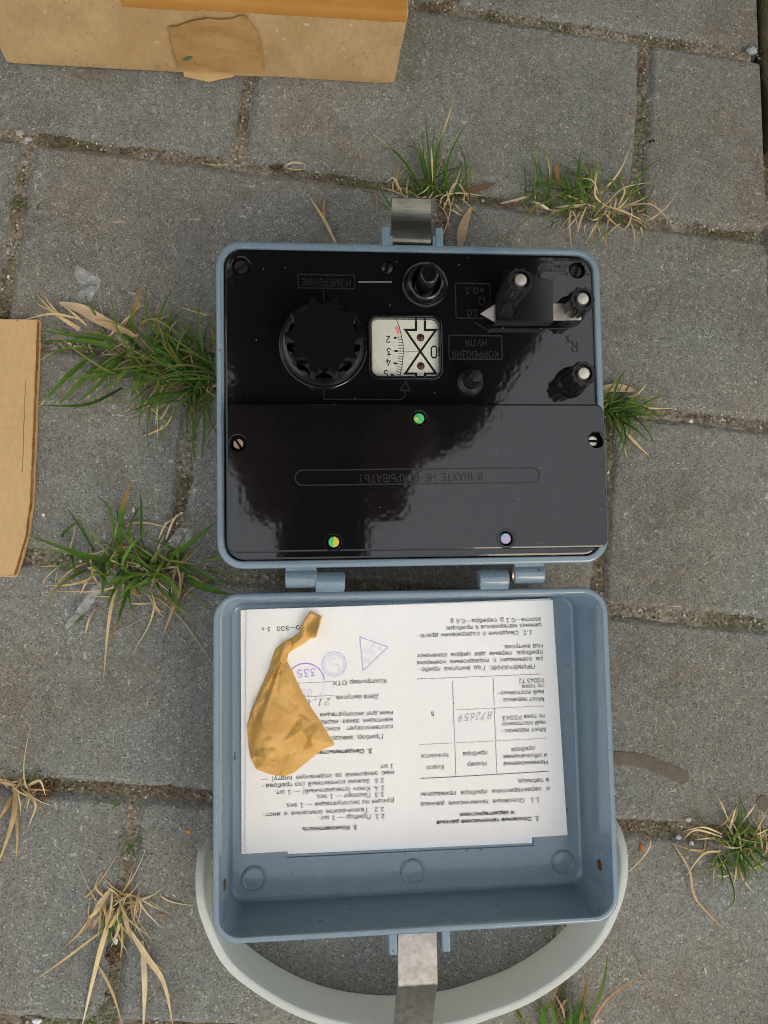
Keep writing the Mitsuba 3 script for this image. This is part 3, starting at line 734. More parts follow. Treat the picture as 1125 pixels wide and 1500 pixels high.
w1, w2, w3, w4 = (-51.60, 28.00), (53.50, 28.10), (54.00, -44.40), (-52.90, -44.20)
poly_sheet([w1, w2, w3, w4], lambda x, y: x * 0 - 30.75, 0.7, 'mat_paper_white', Wl)

TX = []
def line(text, a, b, style='serif', cap=1.95, **k):
    TX.extend(typeset(text, a, b, cap, style, **k))
line('золота—0,1 g, серебра—0,6 g.', (60.90, 53.30), (18.70, 53.20))
line('ценных материалов в приборе:', (61.10, 50.70), (17.00, 50.20))
line('1.2. Сведения о содержании драго-', (56.70, 47.70), (4.00, 47.10))
line('год выпуска.', (61.30, 41.40), (42.80, 41.40))
line('прибора: первые две цифры означают', (61.20, 38.70), (4.20, 38.40))
line('ра совмещен с порядковым номером', (61.10, 35.80), (4.20, 35.30))
line('ПРИМЕЧАНИЕ. Год выпуска прибо-', (57.40, 32.60), (4.10, 32.40))
line('Р3043 Т2', (61.20, 26.50), (49.50, 26.50))
line('го тока', (61.10, 23.90), (50.90, 23.80))
line('ный постоянно-', (61.20, 21.20), (39.40, 21.20))
line('Мост перенос-', (61.10, 18.10), (40.40, 18.20))
line('го тока Р3043', (61.30, 10.70), (41.50, 10.40))
line('ный постоянно-', (61.50, 7.80), (39.70, 7.70))
line('Мост перенос-', (61.50, 4.80), (40.70, 4.70))
line('5', (11.60, 13.30), (9.80, 13.40))
line('прибора', (56.20, -3.20), (45.30, -3.60))
line('и обозначение', (61.60, -6.40), (41.60, -6.40))
line('Наименование', (61.90, -9.40), (41.60, -9.50))
line('прибора', (34.70, -4.40), (23.60, -4.60))
line('Номер', (34.30, -8.90), (25.40, -9.20))
line('точности', (17.60, -4.70), (5.20, -4.90))
line('Класс', (15.30, -9.60), (7.30, -9.90))
line('в таблице.', (62.10, -17.20), (47.30, -17.20))
line('и характеристики прибора приведены', (62.30, -20.90), (4.60, -21.20))
line('1.1. Основные технические данные', (57.70, -25.30), (4.50, -25.30))
line('и характеристики', (46.00, -30.40), (21.60, -30.30), 'bold')
line('1. Основные технические данные', (57.00, -33.30), (11.30, -33.20), 'bold')
line('2. Комплектность', (-23.00, -33.60), (-46.60, -33.50), 'bold')
line('2.1. Прибор — 1 шт.', (-10.90, -29.40), (-39.50, -29.10))
line('2.2. Техническое описание и инст-', (-11.20, -26.40), (-64.00, -26.90))
line('рукция по эксплуатации — 1 экз.', (-6.80, -23.20), (-53.80, -23.40))
line('2.3. Паспорт — 1 экз.', (-11.10, -20.30), (-40.90, -20.20))
line('2.4. Ключ (специальный) — 1 шт.', (-10.90, -17.50), (-58.30, -17.80))
line('2.5. Зажим контактный (по требова-', (-11.00, -14.30), (-63.90, -14.90))
line('нию заказчика за отдельную плату) —', (-6.60, -11.30), (-63.90, -12.10))
line('1 шт.', (-6.90, -8.60), (-13.30, -8.60))
line('3. Свидетельство', (-16.10, -1.60), (-40.70, -1.70), 'bold')
line('Прибор, заводской', (-11.20, 4.20), (-39.50, 4.00))
line('соответствует  конс', (-6.70, 8.20), (-36.50, 8.00))
line('ментации, заказ-наряд', (-6.80, 11.20), (-38.80, 11.00))
line('ным для эксплуатации.', (-6.70, 14.10), (-39.40, 14.20))
line('Дата выпуска', (-12.90, 21.40), (-31.60, 21.30))
line('Контролер ОТК', (-9.20, 28.00), (-33.10, 27.70))
line('20—500', (-45.00, 52.30), (-57.10, 51.60))
line('З-п', (-59.70, 51.60), (-63.50, 51.60))
rules = [((60.50, 29.00), (4.00, 28.30), .2), ((61.20, 14.90), (21.10, 14.50), .17), ((61.30, 0.80), (4.50, 0.10), .17), ((62.00, -13.50), (4.70, -14.40), .32),
         ((38.10, 27.80), (38.20, 15.60), .24), ((38.30, 14.70), (38.40, 1.20), .24), ((38.40, 0.20), (38.60, -13.30), .24), ((19.80, 26.80), (20.10, 0.80), .24), ((20.20, -0.30), (20.30, -13.40), .24),
         ((-32.00, 22.30), (-47.00, 22.00), .17), ((-33.40, 28.20), (-48.10, 27.90), .17)]
def segs(a, b, w, m=18):
    a, b = np.asarray(a, float), np.asarray(b, float)
    return [stroke([a + (b - a) * i / m, a + (b - a) * (i + 1) / m], w) for i in range(m)]
for a, b, w in rules:
    TX += segs(a, b, w * 1.15)
put(B + '__print', sheet(TX, lambda x, y: page_z(x, y) + 0.05), 'mat_ink', LID, False)
tag(B + '__print', kind='stuff')
hw = typeset('872659', (37.90, 12.20), (22.30, 11.40), 3.2, 'sans', slant=0.35) + typeset('21. 0', (-33.20, 20.10), (-45.20, 19.60), 3.0, 'sans', slant=0.35)
hw = [p.buffer(-0.035) for p in hw]
put(B + '__handwriting', sheet(hw, lambda x, y: page_z(x, y) + 0.05), 'mat_pen', LID, False)
tag(B + '__handwriting', kind='stuff')
def ringp(c, r, w):
    return Point(c).buffer(r + w / 2, 24).difference(Point(c).buffer(r - w / 2, 24))
bigc, smc = (-44.80, 28.00), (-32.30, 35.70)
tri = [(-20.90, 47.20), (-8.60, 42.50), (-19.60, 32.60)]
stamp = [ringp(bigc, 8.3, 0.5).intersection(box(-200, bigc[1] + 1.0, 200, 200)), ringp(smc, 5.2, 0.26), *segs(tri[0], tri[1], 0.32), *segs(tri[1], tri[2], 0.32), *segs(tri[2], tri[0], 0.32)] + typeset('335', (-40.10, 32.90), (-48.60, 32.40), 3.4)
put(B + '__stamp', sheet(stamp, lambda x, y: page_z(x, y) + 0.05), 'mat_stamp', LID, False)
tag(B + '__stamp', 'violet inspection stamps', kind='stuff')
pale = [ringp(bigc, 8.3, 0.25).intersection(box(-200, -200, 200, bigc[1] + 1.0)), ringp(smc, 4.2, 0.3)] + typeset('01', (-41.90, 24.10), (-46.30, 24.00), 3.2)
pale += [stroke([(smc[0] + 2.3 * math.sin(t) * (1 if k else 1) + 0.2, smc[1] + (1.35 if k else -1.35) + 1.35 * math.cos(t)) for t in np.linspace(-2.4 if k else -0.4, 0.4 if k else 2.6, 14)], 0.22) for k in (0, 1)]
pale += typeset('7', (-20.00, 45.60), (-21.50, 45.60), 1.9) + typeset('15', (-14.30, 43.60), (-16.70, 43.20), 1.9) + typeset('8', (-11.20, 42.20), (-12.80, 41.80), 1.9) + typeset('7510', (-14.30, 40.60), (-19.40, 41.50), 1.9) + typeset('25', (-16.20, 37.00), (-19.20, 37.50), 1.9)
put(B + '__faint_stamp', sheet(pale, lambda x, y: page_z(x, y) + 0.05), 'mat_stamp_pale', LID, False)
tag(B + '__faint_stamp', kind='stuff')

# ------------------------------------------------------------------ twisted paper pouch on the booklet
bo = np.array([(-42.30, 58.80),(-39.80, 57.70),(-37.20, 56.20),(-38.40, 52.00),(-39.80, 47.30),(-42.40, 46.90),(-46.10, 44.30),(-49.90, 42.30),(-52.00, 40.70),(-52.70, 37.40),(-51.20, 34.90),(-48.30, 28.60),(-45.50, 22.80),(-42.60, 17.80),(-38.10, 11.10),(-34.80, 5.30),(-32.20, 1.30),(-37.40, -0.50),(-41.50, -3.40),(-46.50, -7.30),(-50.20, -10.00),(-54.70, -11.30),(-60.50, -10.00),(-66.00, -7.80),(-68.20, -3.30),(-69.20, 2.40),(-69.80, 10.50),(-68.20, 16.10),(-65.30, 23.40),(-62.80, 29.00),(-60.30, 34.70),(-59.20, 38.40),(-57.80, 42.50),(-54.40, 45.70),(-50.30, 47.70),(-47.30, 49.70),(-46.10, 53.90)])
bp = Polygon(bo)
per = bp.exterior; nb = 260
ring = np.array([per.interpolate(t * per.length / nb).coords[0] for t in range(nb)])
st_ = 0.62
x0, y0, x1, y1 = bp.bounds
gx_, gy_ = np.meshgrid(np.arange(x0, x1, st_), np.arange(y0, y1, st_))
gp = np.column_stack([gx_.ravel(), gy_.ravel()]) + rng.uniform(-0.12, 0.12, (gx_.size, 2))
import shapely
ins = shapely.contains_xy(bp.buffer(-0.3), gp[:, 0], gp[:, 1])
gp = gp[ins]
allp = np.vstack([ring, gp])
from scipy.spatial import Delaunay
tri_ = Delaunay(allp).simplices
cen = allp[tri_].mean(1); tri_ = tri_[shapely.contains_xy(bp, cen[:, 0], cen[:, 1])]
a_ = allp[tri_]; ar = (a_[:, 1, 0] - a_[:, 0, 0]) * (a_[:, 2, 1] - a_[:, 0, 1]) - (a_[:, 1, 1] - a_[:, 0, 1]) * (a_[:, 2, 0] - a_[:, 0, 0])
tri_ = np.where((ar > 0)[:, None], tri_, tri_[:, ::-1])
dist = shapely.distance(shapely.boundary(bp), shapely.points(allp))
nk = np.array((-54.90, 38.30)); nk2 = np.array((-39.80, 55.00)); mid = np.array((-49.00, 45.60))
def hbag(p, d):
    axis = np.array((-52.30, -9.50)) - nk; Lx = np.hypot(*axis); ax = axis / Lx; side = np.array([-ax[1], ax[0]])
    r = p - nk; al = r @ ax; ac = r @ side; dd = np.hypot(r[:, 0], r[:, 1]); th = np.arctan2(ac, np.maximum(al, 0.5))
    body = 1 / (1 + np.exp(-(al - 1.0) / 1.6))
    base = 5.2 * (1 - np.exp(-d / 4.5)) * np.clip(1.15 - al / Lx * 0.42, 0.5, 1.2)
    fan = np.zeros(len(p))
    for t0, amp, wid, ln in ((-0.60, 1.7, 0.045, 26), (-0.47, -1.5, 0.05, 22), (-0.36, 1.2, 0.04, 14), (-0.18, -0.8, 0.06, 12), (0.02, 0.8, 0.07, 13), (0.2, -0.7, 0.07, 15), (0.36, 0.7, 0.05, 11)):
        fan += amp * np.exp(-((th - t0) / wid) ** 2) * np.exp(-dd / ln)
    crease = 0
    for k, (ang, f0, am) in enumerate(((0.5, 0.16, 1.0), (1.9, 0.13, 0.9), (2.7, 0.21, 0.55), (1.2, 0.3, 0.3))):
        s = p @ np.array([math.cos(ang), math.sin(ang)]) * f0 + 2.1 * meshkit.noise(np.column_stack([p / 17, np.full(len(p), k * 9.1)]), 4)
        crease = crease + am * (np.abs((s % 1.0) - 0.5) * 2 - 0.5) * np.clip(meshkit.noise(np.column_stack([p / 21, np.full(len(p), k * 5.7 + 3)]), 8) * 2 - 0.55, 0, 1)
    lower = np.clip((al / Lx - 0.55) / 0.3, 0, 1)
    b = base + 1.25 * fan + 0.25 * crease
    # twisted neck: helical pleats
    v1, v2 = mid - nk, nk2 - mid
    s1 = np.clip(((p - nk) @ v1) / (v1 @ v1), 0, 1); s2 = np.clip(((p - mid) @ v2) / (v2 @ v2), 0, 1)
    c1, c2 = nk + s1[:, None] * v1, mid + s2[:, None] * v2
    e1, e2 = np.linalg.norm(p - c1, axis=1), np.linalg.norm(p - c2, axis=1)
    use2 = e2 < e1
    vv = np.where(use2[:, None], v2, v1); cc = np.where(use2[:, None], c2, c1)
    off = ((p - cc)[:, 0] * vv[:, 1] - (p - cc)[:, 1] * vv[:, 0]) / np.linalg.norm(vv, axis=1)
    ln = np.where(use2, np.hypot(*v1) + s2 * np.hypot(*v2), s1 * np.hypot(*v1))
    ph = ln * 0.085 + off * 0.20
    neck = 4.6 * (1 - np.exp(-d / 1.7)) + 2.3 * (np.abs((ph % 1.0) - 0.5) * 2 - 0.5) + 0.8 * (np.abs(((ph * 2.3 + 0.3) % 1.0) - 0.5) * 2 - 0.5)
    tipf = np.clip((ln - np.hypot(*v1) - 0.42 * np.hypot(*v2)) / 3.0, 0, 1)
    neck = neck * (1 - tipf) + tipf * (3.2 + 0.45 * off + 1.0 * np.abs(off + 0.9) * 0.8)
    return np.maximum((body * b + (1 - body) * neck) * np.clip(d / 0.5, 0, 1), 0.0) + 0.25
from scipy.interpolate import LinearNDInterpolator
fr_ = np.random.default_rng(21)
cx_ = fr_.uniform([x0 - 6, y0 - 6], [x1 + 6, y1 + 6], (120, 2)); cf_ = fr_.uniform([x0 - 6, y0 - 6], [x1 + 6, y1 + 6], (700, 2))
fine_ = LinearNDInterpolator(np.vstack([cf_, [[x0 - 40, y0 - 40], [x1 + 40, y0 - 40], [x0 - 40, y1 + 40], [x1 + 40, y1 + 40]]]), np.concatenate([fr_.normal(0, 0.22, 700), np.zeros(4)]))
facet = LinearNDInterpolator(np.vstack([cx_, [[x0 - 40, y0 - 40], [x1 + 40, y0 - 40], [x0 - 40, y1 + 40], [x1 + 40, y1 + 40]]]), np.concatenate([fr_.normal(0, 1.15, 120), np.zeros(4)]))
hz = hbag(allp, dist)
axis_ = np.array((-52.30, -9.50)) - nk; wgt = np.clip(((allp - nk) @ axis_) / (axis_ @ axis_), 0.25, 1.0)
hz = np.maximum(hz + (facet(allp) * (0.4 + 0.7 * wgt) + fine_(allp)) * np.clip(dist / 2.0, 0.1, 1), 0.25)
top = np.column_stack([allp, -28.7 + hz]); bot = np.column_stack([allp, np.full(len(allp), -28.75)])
nA = len(allp); i = np.arange(nb); j = (i + 1) % nb
bag = tm(np.vstack([top, bot]), np.vstack([tri_, tri_[:, ::-1] + nA, np.stack([i, i + nA, j + nA], 1), np.stack([i, j + nA, j], 1)]))
put('twisted_paper_pouch', bag, 'mat_bag', LID, 9)
tag('twisted_paper_pouch', 'crumpled ochre kraft paper pouch with a twisted neck on the booklet', 'paper pouch')

# ------------------------------------------------------------------ cardboard
bl, br = np.array((-139.70, 255.10)), np.array((47.70, 253.00))
ang = math.atan2(br[1] - bl[1], br[0] - bl[0]); lw = np.hypot(*(br - bl)); BH, BD = 47.0, 150.0
def warp_box(nx_, ny_, nz_, w, d, h, r, wob):
    m = trimesh.creation.box([w, d, h]); 
    for _ in range(5): m = m.subdivide()
    v = np.array(m.vertices); hw = np.array([w, d, h]) / 2 - r
    c = np.clip(v, -hw, hw); q = v - c; l = np.linalg.norm(q, axis=1, keepdims=True)
    return m, c + q / np.maximum(l, 1e-9) * np.minimum(l, r)
def grid_box(w, d, h, r, step, wob, seed):
    """Rounded box with gridded faces and gently uneven walls."""
    def face(n1, n2):
        return np.meshgrid(np.linspace(-0.5, 0.5, n1), np.linspace(-0.5, 0.5, n2))
    V, F = [], []; o = 0
    cnt = lambda L: max(3, int(L / step) + 1)
    for ax, s in ((0, 1), (0, -1), (1, 1), (1, -1), (2, 1), (2, -1)):
        dims = [w, d, h]; o1, o2 = [(1, 2), (2, 0), (0, 1)][ax]
        n1, n2 = cnt(dims[o1]), cnt(dims[o2]); A_, B_ = face(n1, n2)
        p = np.zeros((A_.size, 3)); p[:, o1] = A_.ravel() * dims[o1]; p[:, o2] = B_.ravel() * dims[o2]; p[:, ax] = s * dims[ax] / 2
        i = (np.arange(n2 - 1)[:, None] * n1 + np.arange(n1 - 1)).ravel(); q = np.stack([i, i + 1, i + n1 + 1, i + n1], 1)
        F.append((q if s > 0 else q[:, ::-1]) + o); V.append(p); o += len(p)
    v = np.vstack(V); hw = np.array([w, d, h]) / 2 - r
    c = np.clip(v, -hw, hw); q = v - c; l = np.linalg.norm(q, axis=1, keepdims=True); v = c + q / np.maximum(l, 1e-9) * np.minimum(l, r)
    nrm = q / np.maximum(l, 1e-9)
    v += nrm * wob * (meshkit.fbm(v / 40.0 + seed, 3, seed) - 0.5)[:, None]
    m = tm(v, np.vstack(F)); m.merge_vertices(); return m
BX = 'cardboard_box'
tag(BX, 'tan cardboard box with orange tape and torn kraft patch on its side', 'cardboard box')
MB = np.eye(4); MB[:2, :2] = [[math.cos(ang), -math.sin(ang)], [math.sin(ang), math.cos(ang)]]; MB[:2, 3] = (bl + br) / 2000
# local frame: x along the front wall, y = 0 at the front wall, z up
bm = grid_box(lw, BD, BH, 2.2, 4.0, 1.8, 3)
bm.apply_translation([0, BD / 2, BH / 2 + 0.3])
v = np.array(bm.vertices); v[:, 1] += 0.06 * v[:, 2]; v[:, 0] += 0.03 * v[:, 2]; bm = tm(v, bm.faces)
put(BX, bm, 'mat_card', MB, 40)
# tape over the top edge
xs = np.linspace(-lw / 2 + 62, lw / 2 - 1.5, 60)
L_ = []
for x in xs:
    e = 0.7 * (meshkit.noise(np.array([x / 9.0, 0.3, 0.7]), 3) - 0.5)
    lean = lambda z: 0.06 * z
    L_.append([(x + 1.4, lean(BH - 3.4) - 1.0, BH - 3.4 + e - 0.9 * (x < 0)), (x + 1.4, lean(BH - 1.2) - 0.75, BH - 1.2), (x + 1.4, lean(BH) + 0.1, BH + 0.5), (x + 1.4, lean(BH) + 2.0, BH + 1.1), (x + 1.4, lean(BH) + 34, BH + 1.2)])
L_ = np.array(L_); n1 = L_.shape[1]
i = (np.arange(len(xs) - 1)[:, None] * n1 + np.arange(n1 - 1)).ravel()
tp = tm(L_.reshape(-1, 3), np.stack([i, i + n1, i + n1 + 1, i + 1], 1))
put(BX + '__tape', tp, 'mat_tape', MB, 30)
def on_front(px_list, inset):
    """Points given as (x, z) of the front wall."""
    return [(x, z) for x, z in px_list]
pts = [(-12.14, 33.48),(-7.53, 34.26),(-0.73, 38.06),(6.03, 39.80),(10.45, 39.35),(16.51, 40.24),(20.28, 42.74),(22.66, 42.73),(27.18, 32.88),(28.03, 25.68),(28.38, 14.02),(28.33, 6.47),(7.02, 5.52),(-11.74, 5.71),(-12.42, 22.03)]
pg = Polygon(pts)
pv, pf = trimesh.creation.triangulate_polygon(pg.segmentize(2.5), engine='earcut')
gpts = np.array([(x, z) for x in np.arange(pg.bounds[0], pg.bounds[2], 1.6) for z in np.arange(pg.bounds[1], pg.bounds[3], 1.6)])
gpts = gpts[shapely.contains_xy(pg.buffer(-0.5), gpts[:, 0], gpts[:, 1])]
bb = np.array(pg.segmentize(1.6).exterior.coords)[:-1]
pp = np.vstack([bb, gpts]); tt = Delaunay(pp).simplices; cc_ = pp[tt].mean(1); tt = tt[shapely.contains_xy(pg, cc_[:, 0], cc_[:, 1])]
def wrinkle(p):
    s = p @ np.array([0.45, 0.9]) * 0.09 + 1.4 * meshkit.noise(np.column_stack([p / 15, p[:, :1] * 0 + 2]), 6)
    return 0.9 * np.abs((s % 1.0) - 0.5) + 0.3 * meshkit.fbm(np.column_stack([p / 7, p[:, :1] * 0]), 3, 2)
yy = 0.06 * pp[:, 1] - 1.25 - wrinkle(pp)
pm_ = np.column_stack([pp[:, 0], yy, pp[:, 1]])
pb_ = pm_ + [0, 0.25, 0]
put(BX + '__kraft_patch', tm(np.vstack([pm_, pb_]), np.vstack([tt, tt[:, ::-1] + len(pp)])), 'mat_patch', MB, 40)
fl = [(-56.60, 256.00, 0.60), (-28.90, 256.20, 0.60), (-32.90, 253.30, 0.60), (-38.80, 252.00, 0.60), (-44.10, 250.30, 0.60), (-50.00, 251.50, 0.60), (-55.90, 252.60, 0.60)]
fm = flat(Polygon([p[:2] for p in fl]).segmentize(2.0), 0.9, 0.4)
put(BX + '__torn_flap', fm, 'mat_torn', WORLD, 20)

FL = 'cardboard_flap'
tag(FL, 'flat piece of corrugated cardboard at the left edge with frayed side', 'cardboard sheet')
fp = [(-155.70, 129.00, 4.00), (-121.40, 128.90, 4.00), (-121.50, 112.10, 4.00), (-121.80, 92.90, 4.00), (-122.10, 67.70, 4.00), (-122.60, 44.30, 4.00), (-124.20, 29.00, 4.00), (-127.10, 17.70, 4.00), (-128.80, 11.60, 4.00), (-152.00, 12.60, 4.00)]
fpoly = Polygon([p[:2] for p in fp])
bnd = np.array(fpoly.segmentize(2.0).exterior.coords)[:-1]
if not fpoly.exterior.is_ccw: bnd = bnd[::-1]
nzv = lambda p, s: (meshkit.fbm(np.column_stack([p / 3.0, np.full(len(p), s)]), 3, 1) - 0.5)[:, None]
nr = np.roll(bnd, -1, 0) - np.roll(bnd, 1, 0); nr = np.stack([nr[:, 1], -nr[:, 0]], 1); nr /= np.linalg.norm(nr, axis=1, keepdims=True)
top = bnd + nr * (0.5 * nzv(bnd, 1.0)); t2 = bnd + nr * (-0.5)
crk = LineString([(a + 0.9 * (meshkit.noise(np.array([b / 4.0, 1.3, 0.2]), 2) - 0.5), b) for a, b in [tuple(np.array(c0) * (1 - t_) + np.array(c1) * t_) for c0, c1 in (((-126.10, 118.10), (-125.80, 93.90)), ((-125.80, 93.90), (-126.00, 62.10)), ((-126.00, 62.10), (-126.90, 37.00))) for t_ in np.linspace(0, 1, 12)]]).buffer(0.02).intersection(union_all([box(-400, a, 400, a + h_) for a, h_ in ((58, 42),)])).buffer(0.1)
put(FL + '__crack', flat(crk.buffer(1.5), 3.9), 'mat_flute', WORLD, False)
put(FL, cat(loft([z_(bnd + nr * 0.5 * nzv(bnd, 1.0), 3.6), z_(top, 4.1), z_(t2, 4.35)], cap1=False), flat(Polygon(t2).buffer(0).difference(crk), 4.35)), 'mat_card_pale', WORLD, 30)
put(FL + '__lower_liner', loft([z_(bnd + nr * (0.9 + 0.5 * nzv(bnd, 3.0)), 0.3), z_(bnd + nr * (0.9 + 0.5 * nzv(bnd, 3.0)), 0.75), z_(bnd - nr, 0.8)]), 'mat_card_pale', WORLD, 30)
z_f = []
for q_, (zz, o_) in enumerate(((0.75, 0.1), (1.7, -0.7), (2.6, -0.2), (3.6, -0.5))):
    z_f.append(z_(bnd + nr * (o_ + 1.2 * nzv(bnd, 5.0 + q_)), zz))
put(FL + '__fluting', loft(z_f), 'mat_flute', WORLD, 20)

# raised kerb stone at the upper right corner
kr = [(245.50, 332.50, 1.50), (242.80, 293.50, 1.50), (242.70, 274.40, 1.50), (244.40, 255.50, 1.50), (242.30, 225.40, 1.50), (288.80, 227.00, 1.50), (297.60, 335.70, 1.50)]
kp = Polygon([p[:2] for p in kr]).segmentize(3.0); kb = np.array(kp.exterior.coords)[:-1]
if not kp.exterior.is_ccw: kb = kb[::-1]
nk_ = np.roll(kb, -1, 0) - np.roll(kb, 1, 0); nk_ = np.stack([nk_[:, 1], -nk_[:, 0]], 1); nk_ /= np.linalg.norm(nk_, axis=1, keepdims=True)
jt_ = nk_ * 1.2 * nzv(kb, 2.0)
put('edging_kerb', cat(loft([z_(kb + jt_, -20), z_(kb + jt_, -0.5), z_(kb + jt_ - nk_ * 0.9, 0.9), z_(kb + jt_ - nk_ * 2.4, 1.5)]), flat(Polygon(kb + jt_ - nk_ * 2.4).buffer(0), 1.5)), 'mat_kerb', WORLD, 40)
tag('edging_kerb', 'brown weathered edging kerb at the top right corner', 'kerb', kind='structure')

# ------------------------------------------------------------------ grass
def blade(pts, w, c0, c1, leaf=False, fold=0.22, n=12, tipn=None):
    """A blade along the points (mm), w wide; colour runs from c0 at the root to c1 at the tip."""
    p = smooth_path(pts, n); n = len(p); s = np.linspace(0, 1, n)
    t = np.gradient(p, axis=0); t /= np.linalg.norm(t, axis=1, keepdims=True) + 1e-9
    sd = np.cross(t, [0, 0, 1.0]); sd /= np.linalg.norm(sd, axis=1, keepdims=True) + 1e-9
    tw = rng.normal(0, 0.25); up = np.cross(sd, t)
    sd = sd * math.cos(tw) + up * math.sin(tw)
    prof = np.sin(np.pi * np.clip(s * 0.9 + 0.08, 0, 1)) ** 0.7 if leaf else (0.55 + 0.45 * np.minimum(s / 0.25, 1)) * np.clip((1.02 - s) / 0.55, 0, 1) ** 0.75
    hw_ = (w / 2 * np.maximum(prof, 0.03))[:, None]
    v = np.concatenate([p - sd * hw_, p - up * hw_ * fold * 2, p + sd * hw_])
    i = np.arange(n - 1)
    f = np.vstack([np.stack([i, i + 1, i + 1 + n, i + n], 1), np.stack([i + n, i + 1 + n, i + 1 + 2 * n, i + 2 * n], 1)])
    f = np.vstack([f[:, [0, 1, 2]], f[:, [0, 2, 3]]])
    k = (s ** 1.5)[:, None]
    if tipn is not None:
        k = np.clip((s - tipn) / (1.0 - tipn) * 2.2, 0, 1)[:, None]
    c = np.array(c0) * (1 - k) + np.array(c1) * k
    c = c * (0.9 + 0.2 * rng.random((n, 1)))
    return v, f, np.concatenate([c, c * 0.95, c])

GREENS = [(0.085, 0.185, 0.030), (0.062, 0.150, 0.026), (0.110, 0.220, 0.042), (0.045, 0.110, 0.020), (0.135, 0.215, 0.050)]
TIPS = [(0.12, 0.20, 0.045), (0.075, 0.15, 0.03), (0.40, 0.30, 0.11), (0.20, 0.27, 0.06)]
DRY = [(0.56, 0.43, 0.22), (0.46, 0.32, 0.145), (0.64, 0.53, 0.32), (0.36, 0.215, 0.095)]
pick = lambda a: np.array(a[int(rng.integers(len(a)))]) * rng.uniform(0.85, 1.15)
def joined(bl):
    o, V_, F_, C_ = 0, [], [], []
    for v, f, c in bl:
        V_.append(v); F_.append(f + o); C_.append(c); o += len(v)
    return tm(np.vstack(V_), np.vstack(F_)), np.vstack(C_)
def add_blades(key, bl, dry=False):
    m, c = joined(bl)
    return put(key, m, 'mat_straw' if dry else 'mat_grass', WORLD, True, color=c)

def spray(root, n, length, w, a0, a1, spread=5.0, lift=(0.25, 0.6), dry=False, curl=0.3, floor=0.6, bias=None):
    """n fine blades from around root, in directions between a0 and a1 degrees (0 = right, 90 = away)."""
    out = []
    for _ in range(n):
        e0 = rng.normal(0, spread * 1.35)
        r0 = np.array([root[0] + e0, root[1] - 0.11 * e0 + rng.normal(0, spread * 0.5), -1.0])
        a = math.radians(rng.uniform(a0, a1)); Lh = rng.uniform(*length) * (0.55 + 0.45 * rng.random())
        d = np.array([math.cos(a), math.sin(a), 0]); sd = np.array([-d[1], d[0], 0]) * rng.normal(0, curl * 1.35) * Lh
        h = Lh * rng.uniform(*lift)
        e = max(floor, h * rng.uniform(-0.1, 0.75))
        pts = [r0, r0 + d * Lh * 0.22 + [0, 0, h * 0.62 + 1], r0 + d * Lh * 0.6 + sd * 0.35 + [0, 0, h], r0 + d * Lh + sd + [0, 0, e + 1]]
        c0, c1 = (pick(DRY), pick(DRY)) if dry else (pick(GREENS), pick(TIPS))
        out.append(blade(pts, rng.uniform(*w), c0, c1))
    return out

def tuft(label_, group=None, key='grass_tuft'):
    base, i = key, 0
    while key in labels:
        i += 1; key = f'{base}_{i:03d}'
    tag(key, label_, 'grass tuft', group)
    return key
def single(key, pts, w, c0=None, c1=None, tipn=None, dry=False, **k):
    c0 = pick(DRY if dry else GREENS) if c0 is None else c0
    c1 = (pick(DRY) if dry else pick(TIPS[:2])) if c1 is None else c1
    add_blades(key + ('__dry_stalk' if dry else '__blade'), [blade(pts, w, c0, c1, tipn=tipn, n=16, **k)], dry)
def fine(key, bl, dry=False):
    k = add_blades(key + ('__dry_blades' if dry else '__fine_blades'), bl, dry)
    tag(k, kind='stuff')

BR, STR = (0.40, 0.22, 0.07), (0.60, 0.47, 0.25)
# above the latch
k = tuft('upright green grass tuft in the joint behind the steel latch hook')
for pts, w in ((((65.30, 197.10, 0), (62.10, 212.30, 10.00), (59.80, 230.20, 15.00)), 1.3), (((66.30, 197.10, 0), (65.00, 208.50, 14.00), (71.70, 228.90, 26.00)), 1.5), (((69.10, 197.50, 0), (72.50, 211.60, 12.00), (80.80, 226.90, 16.00)), 1.1), (((63.60, 196.30, 0), (56.80, 213.20, 10.00), (52.20, 217.90, 7.00)), 1.2), (((62.20, 195.50, 0), (49.00, 210.50, 8.00), (35.20, 222.60, 8.00)), 1.5), (((67.40, 197.10, 0), (63.30, 205.00, 14.00), (63.40, 222.10, 20.00)), 1.3), (((64.60, 197.00, 0), (59.50, 207.60, 9.00), (57.10, 218.50, 11.00)), 1.1), (((61.10, 191.30, 0), (46.00, 185.10, 6.00), (37.00, 199.20, 5.00)), 1.2)):
    single(k, pts, w, tipn=0.65 if w > 1.4 else None, c1=STR if w > 1.4 else None)
fine(k, spray((66.00, 195.70)[:2], 25, (12, 34), (0.5, 1.0), 40, 150, 4.5) + spray((53.70, 196.30)[:2], 8, (8, 20), (0.5, 0.9), 90, 200, 6))
fine(k, spray((67.20, 192.90)[:2], 18, (8, 26), (0.5, 0.9), -70, 190, 7, (0.1, 0.3), True, 0.6) + spray((53.60, 192.50)[:2], 8, (8, 20), (0.5, 0.9), -40, 200, 8, (0.1, 0.3), True, 0.6) + [blade([(70.20, 188.40, 2.00), (75.70, 199.40, 7.00), (83.60, 193.60, 1.00)], 0.8, STR, STR), blade([(67.60, 191.50, 0), (70.30, 185.60, 5.00), (73.50, 178.50, 1.00)], 0.9, STR, STR), blade([(64.40, 199.60, 6.00), (62.30, 202.70, 18.00), (61.50, 208.60, 22.00)], 0.9, STR, STR), blade([(42.20, 202.20, 1.00), (45.80, 201.60, 5.00), (50.80, 194.00, 1.00)], 0.8, STR, STR)], True)
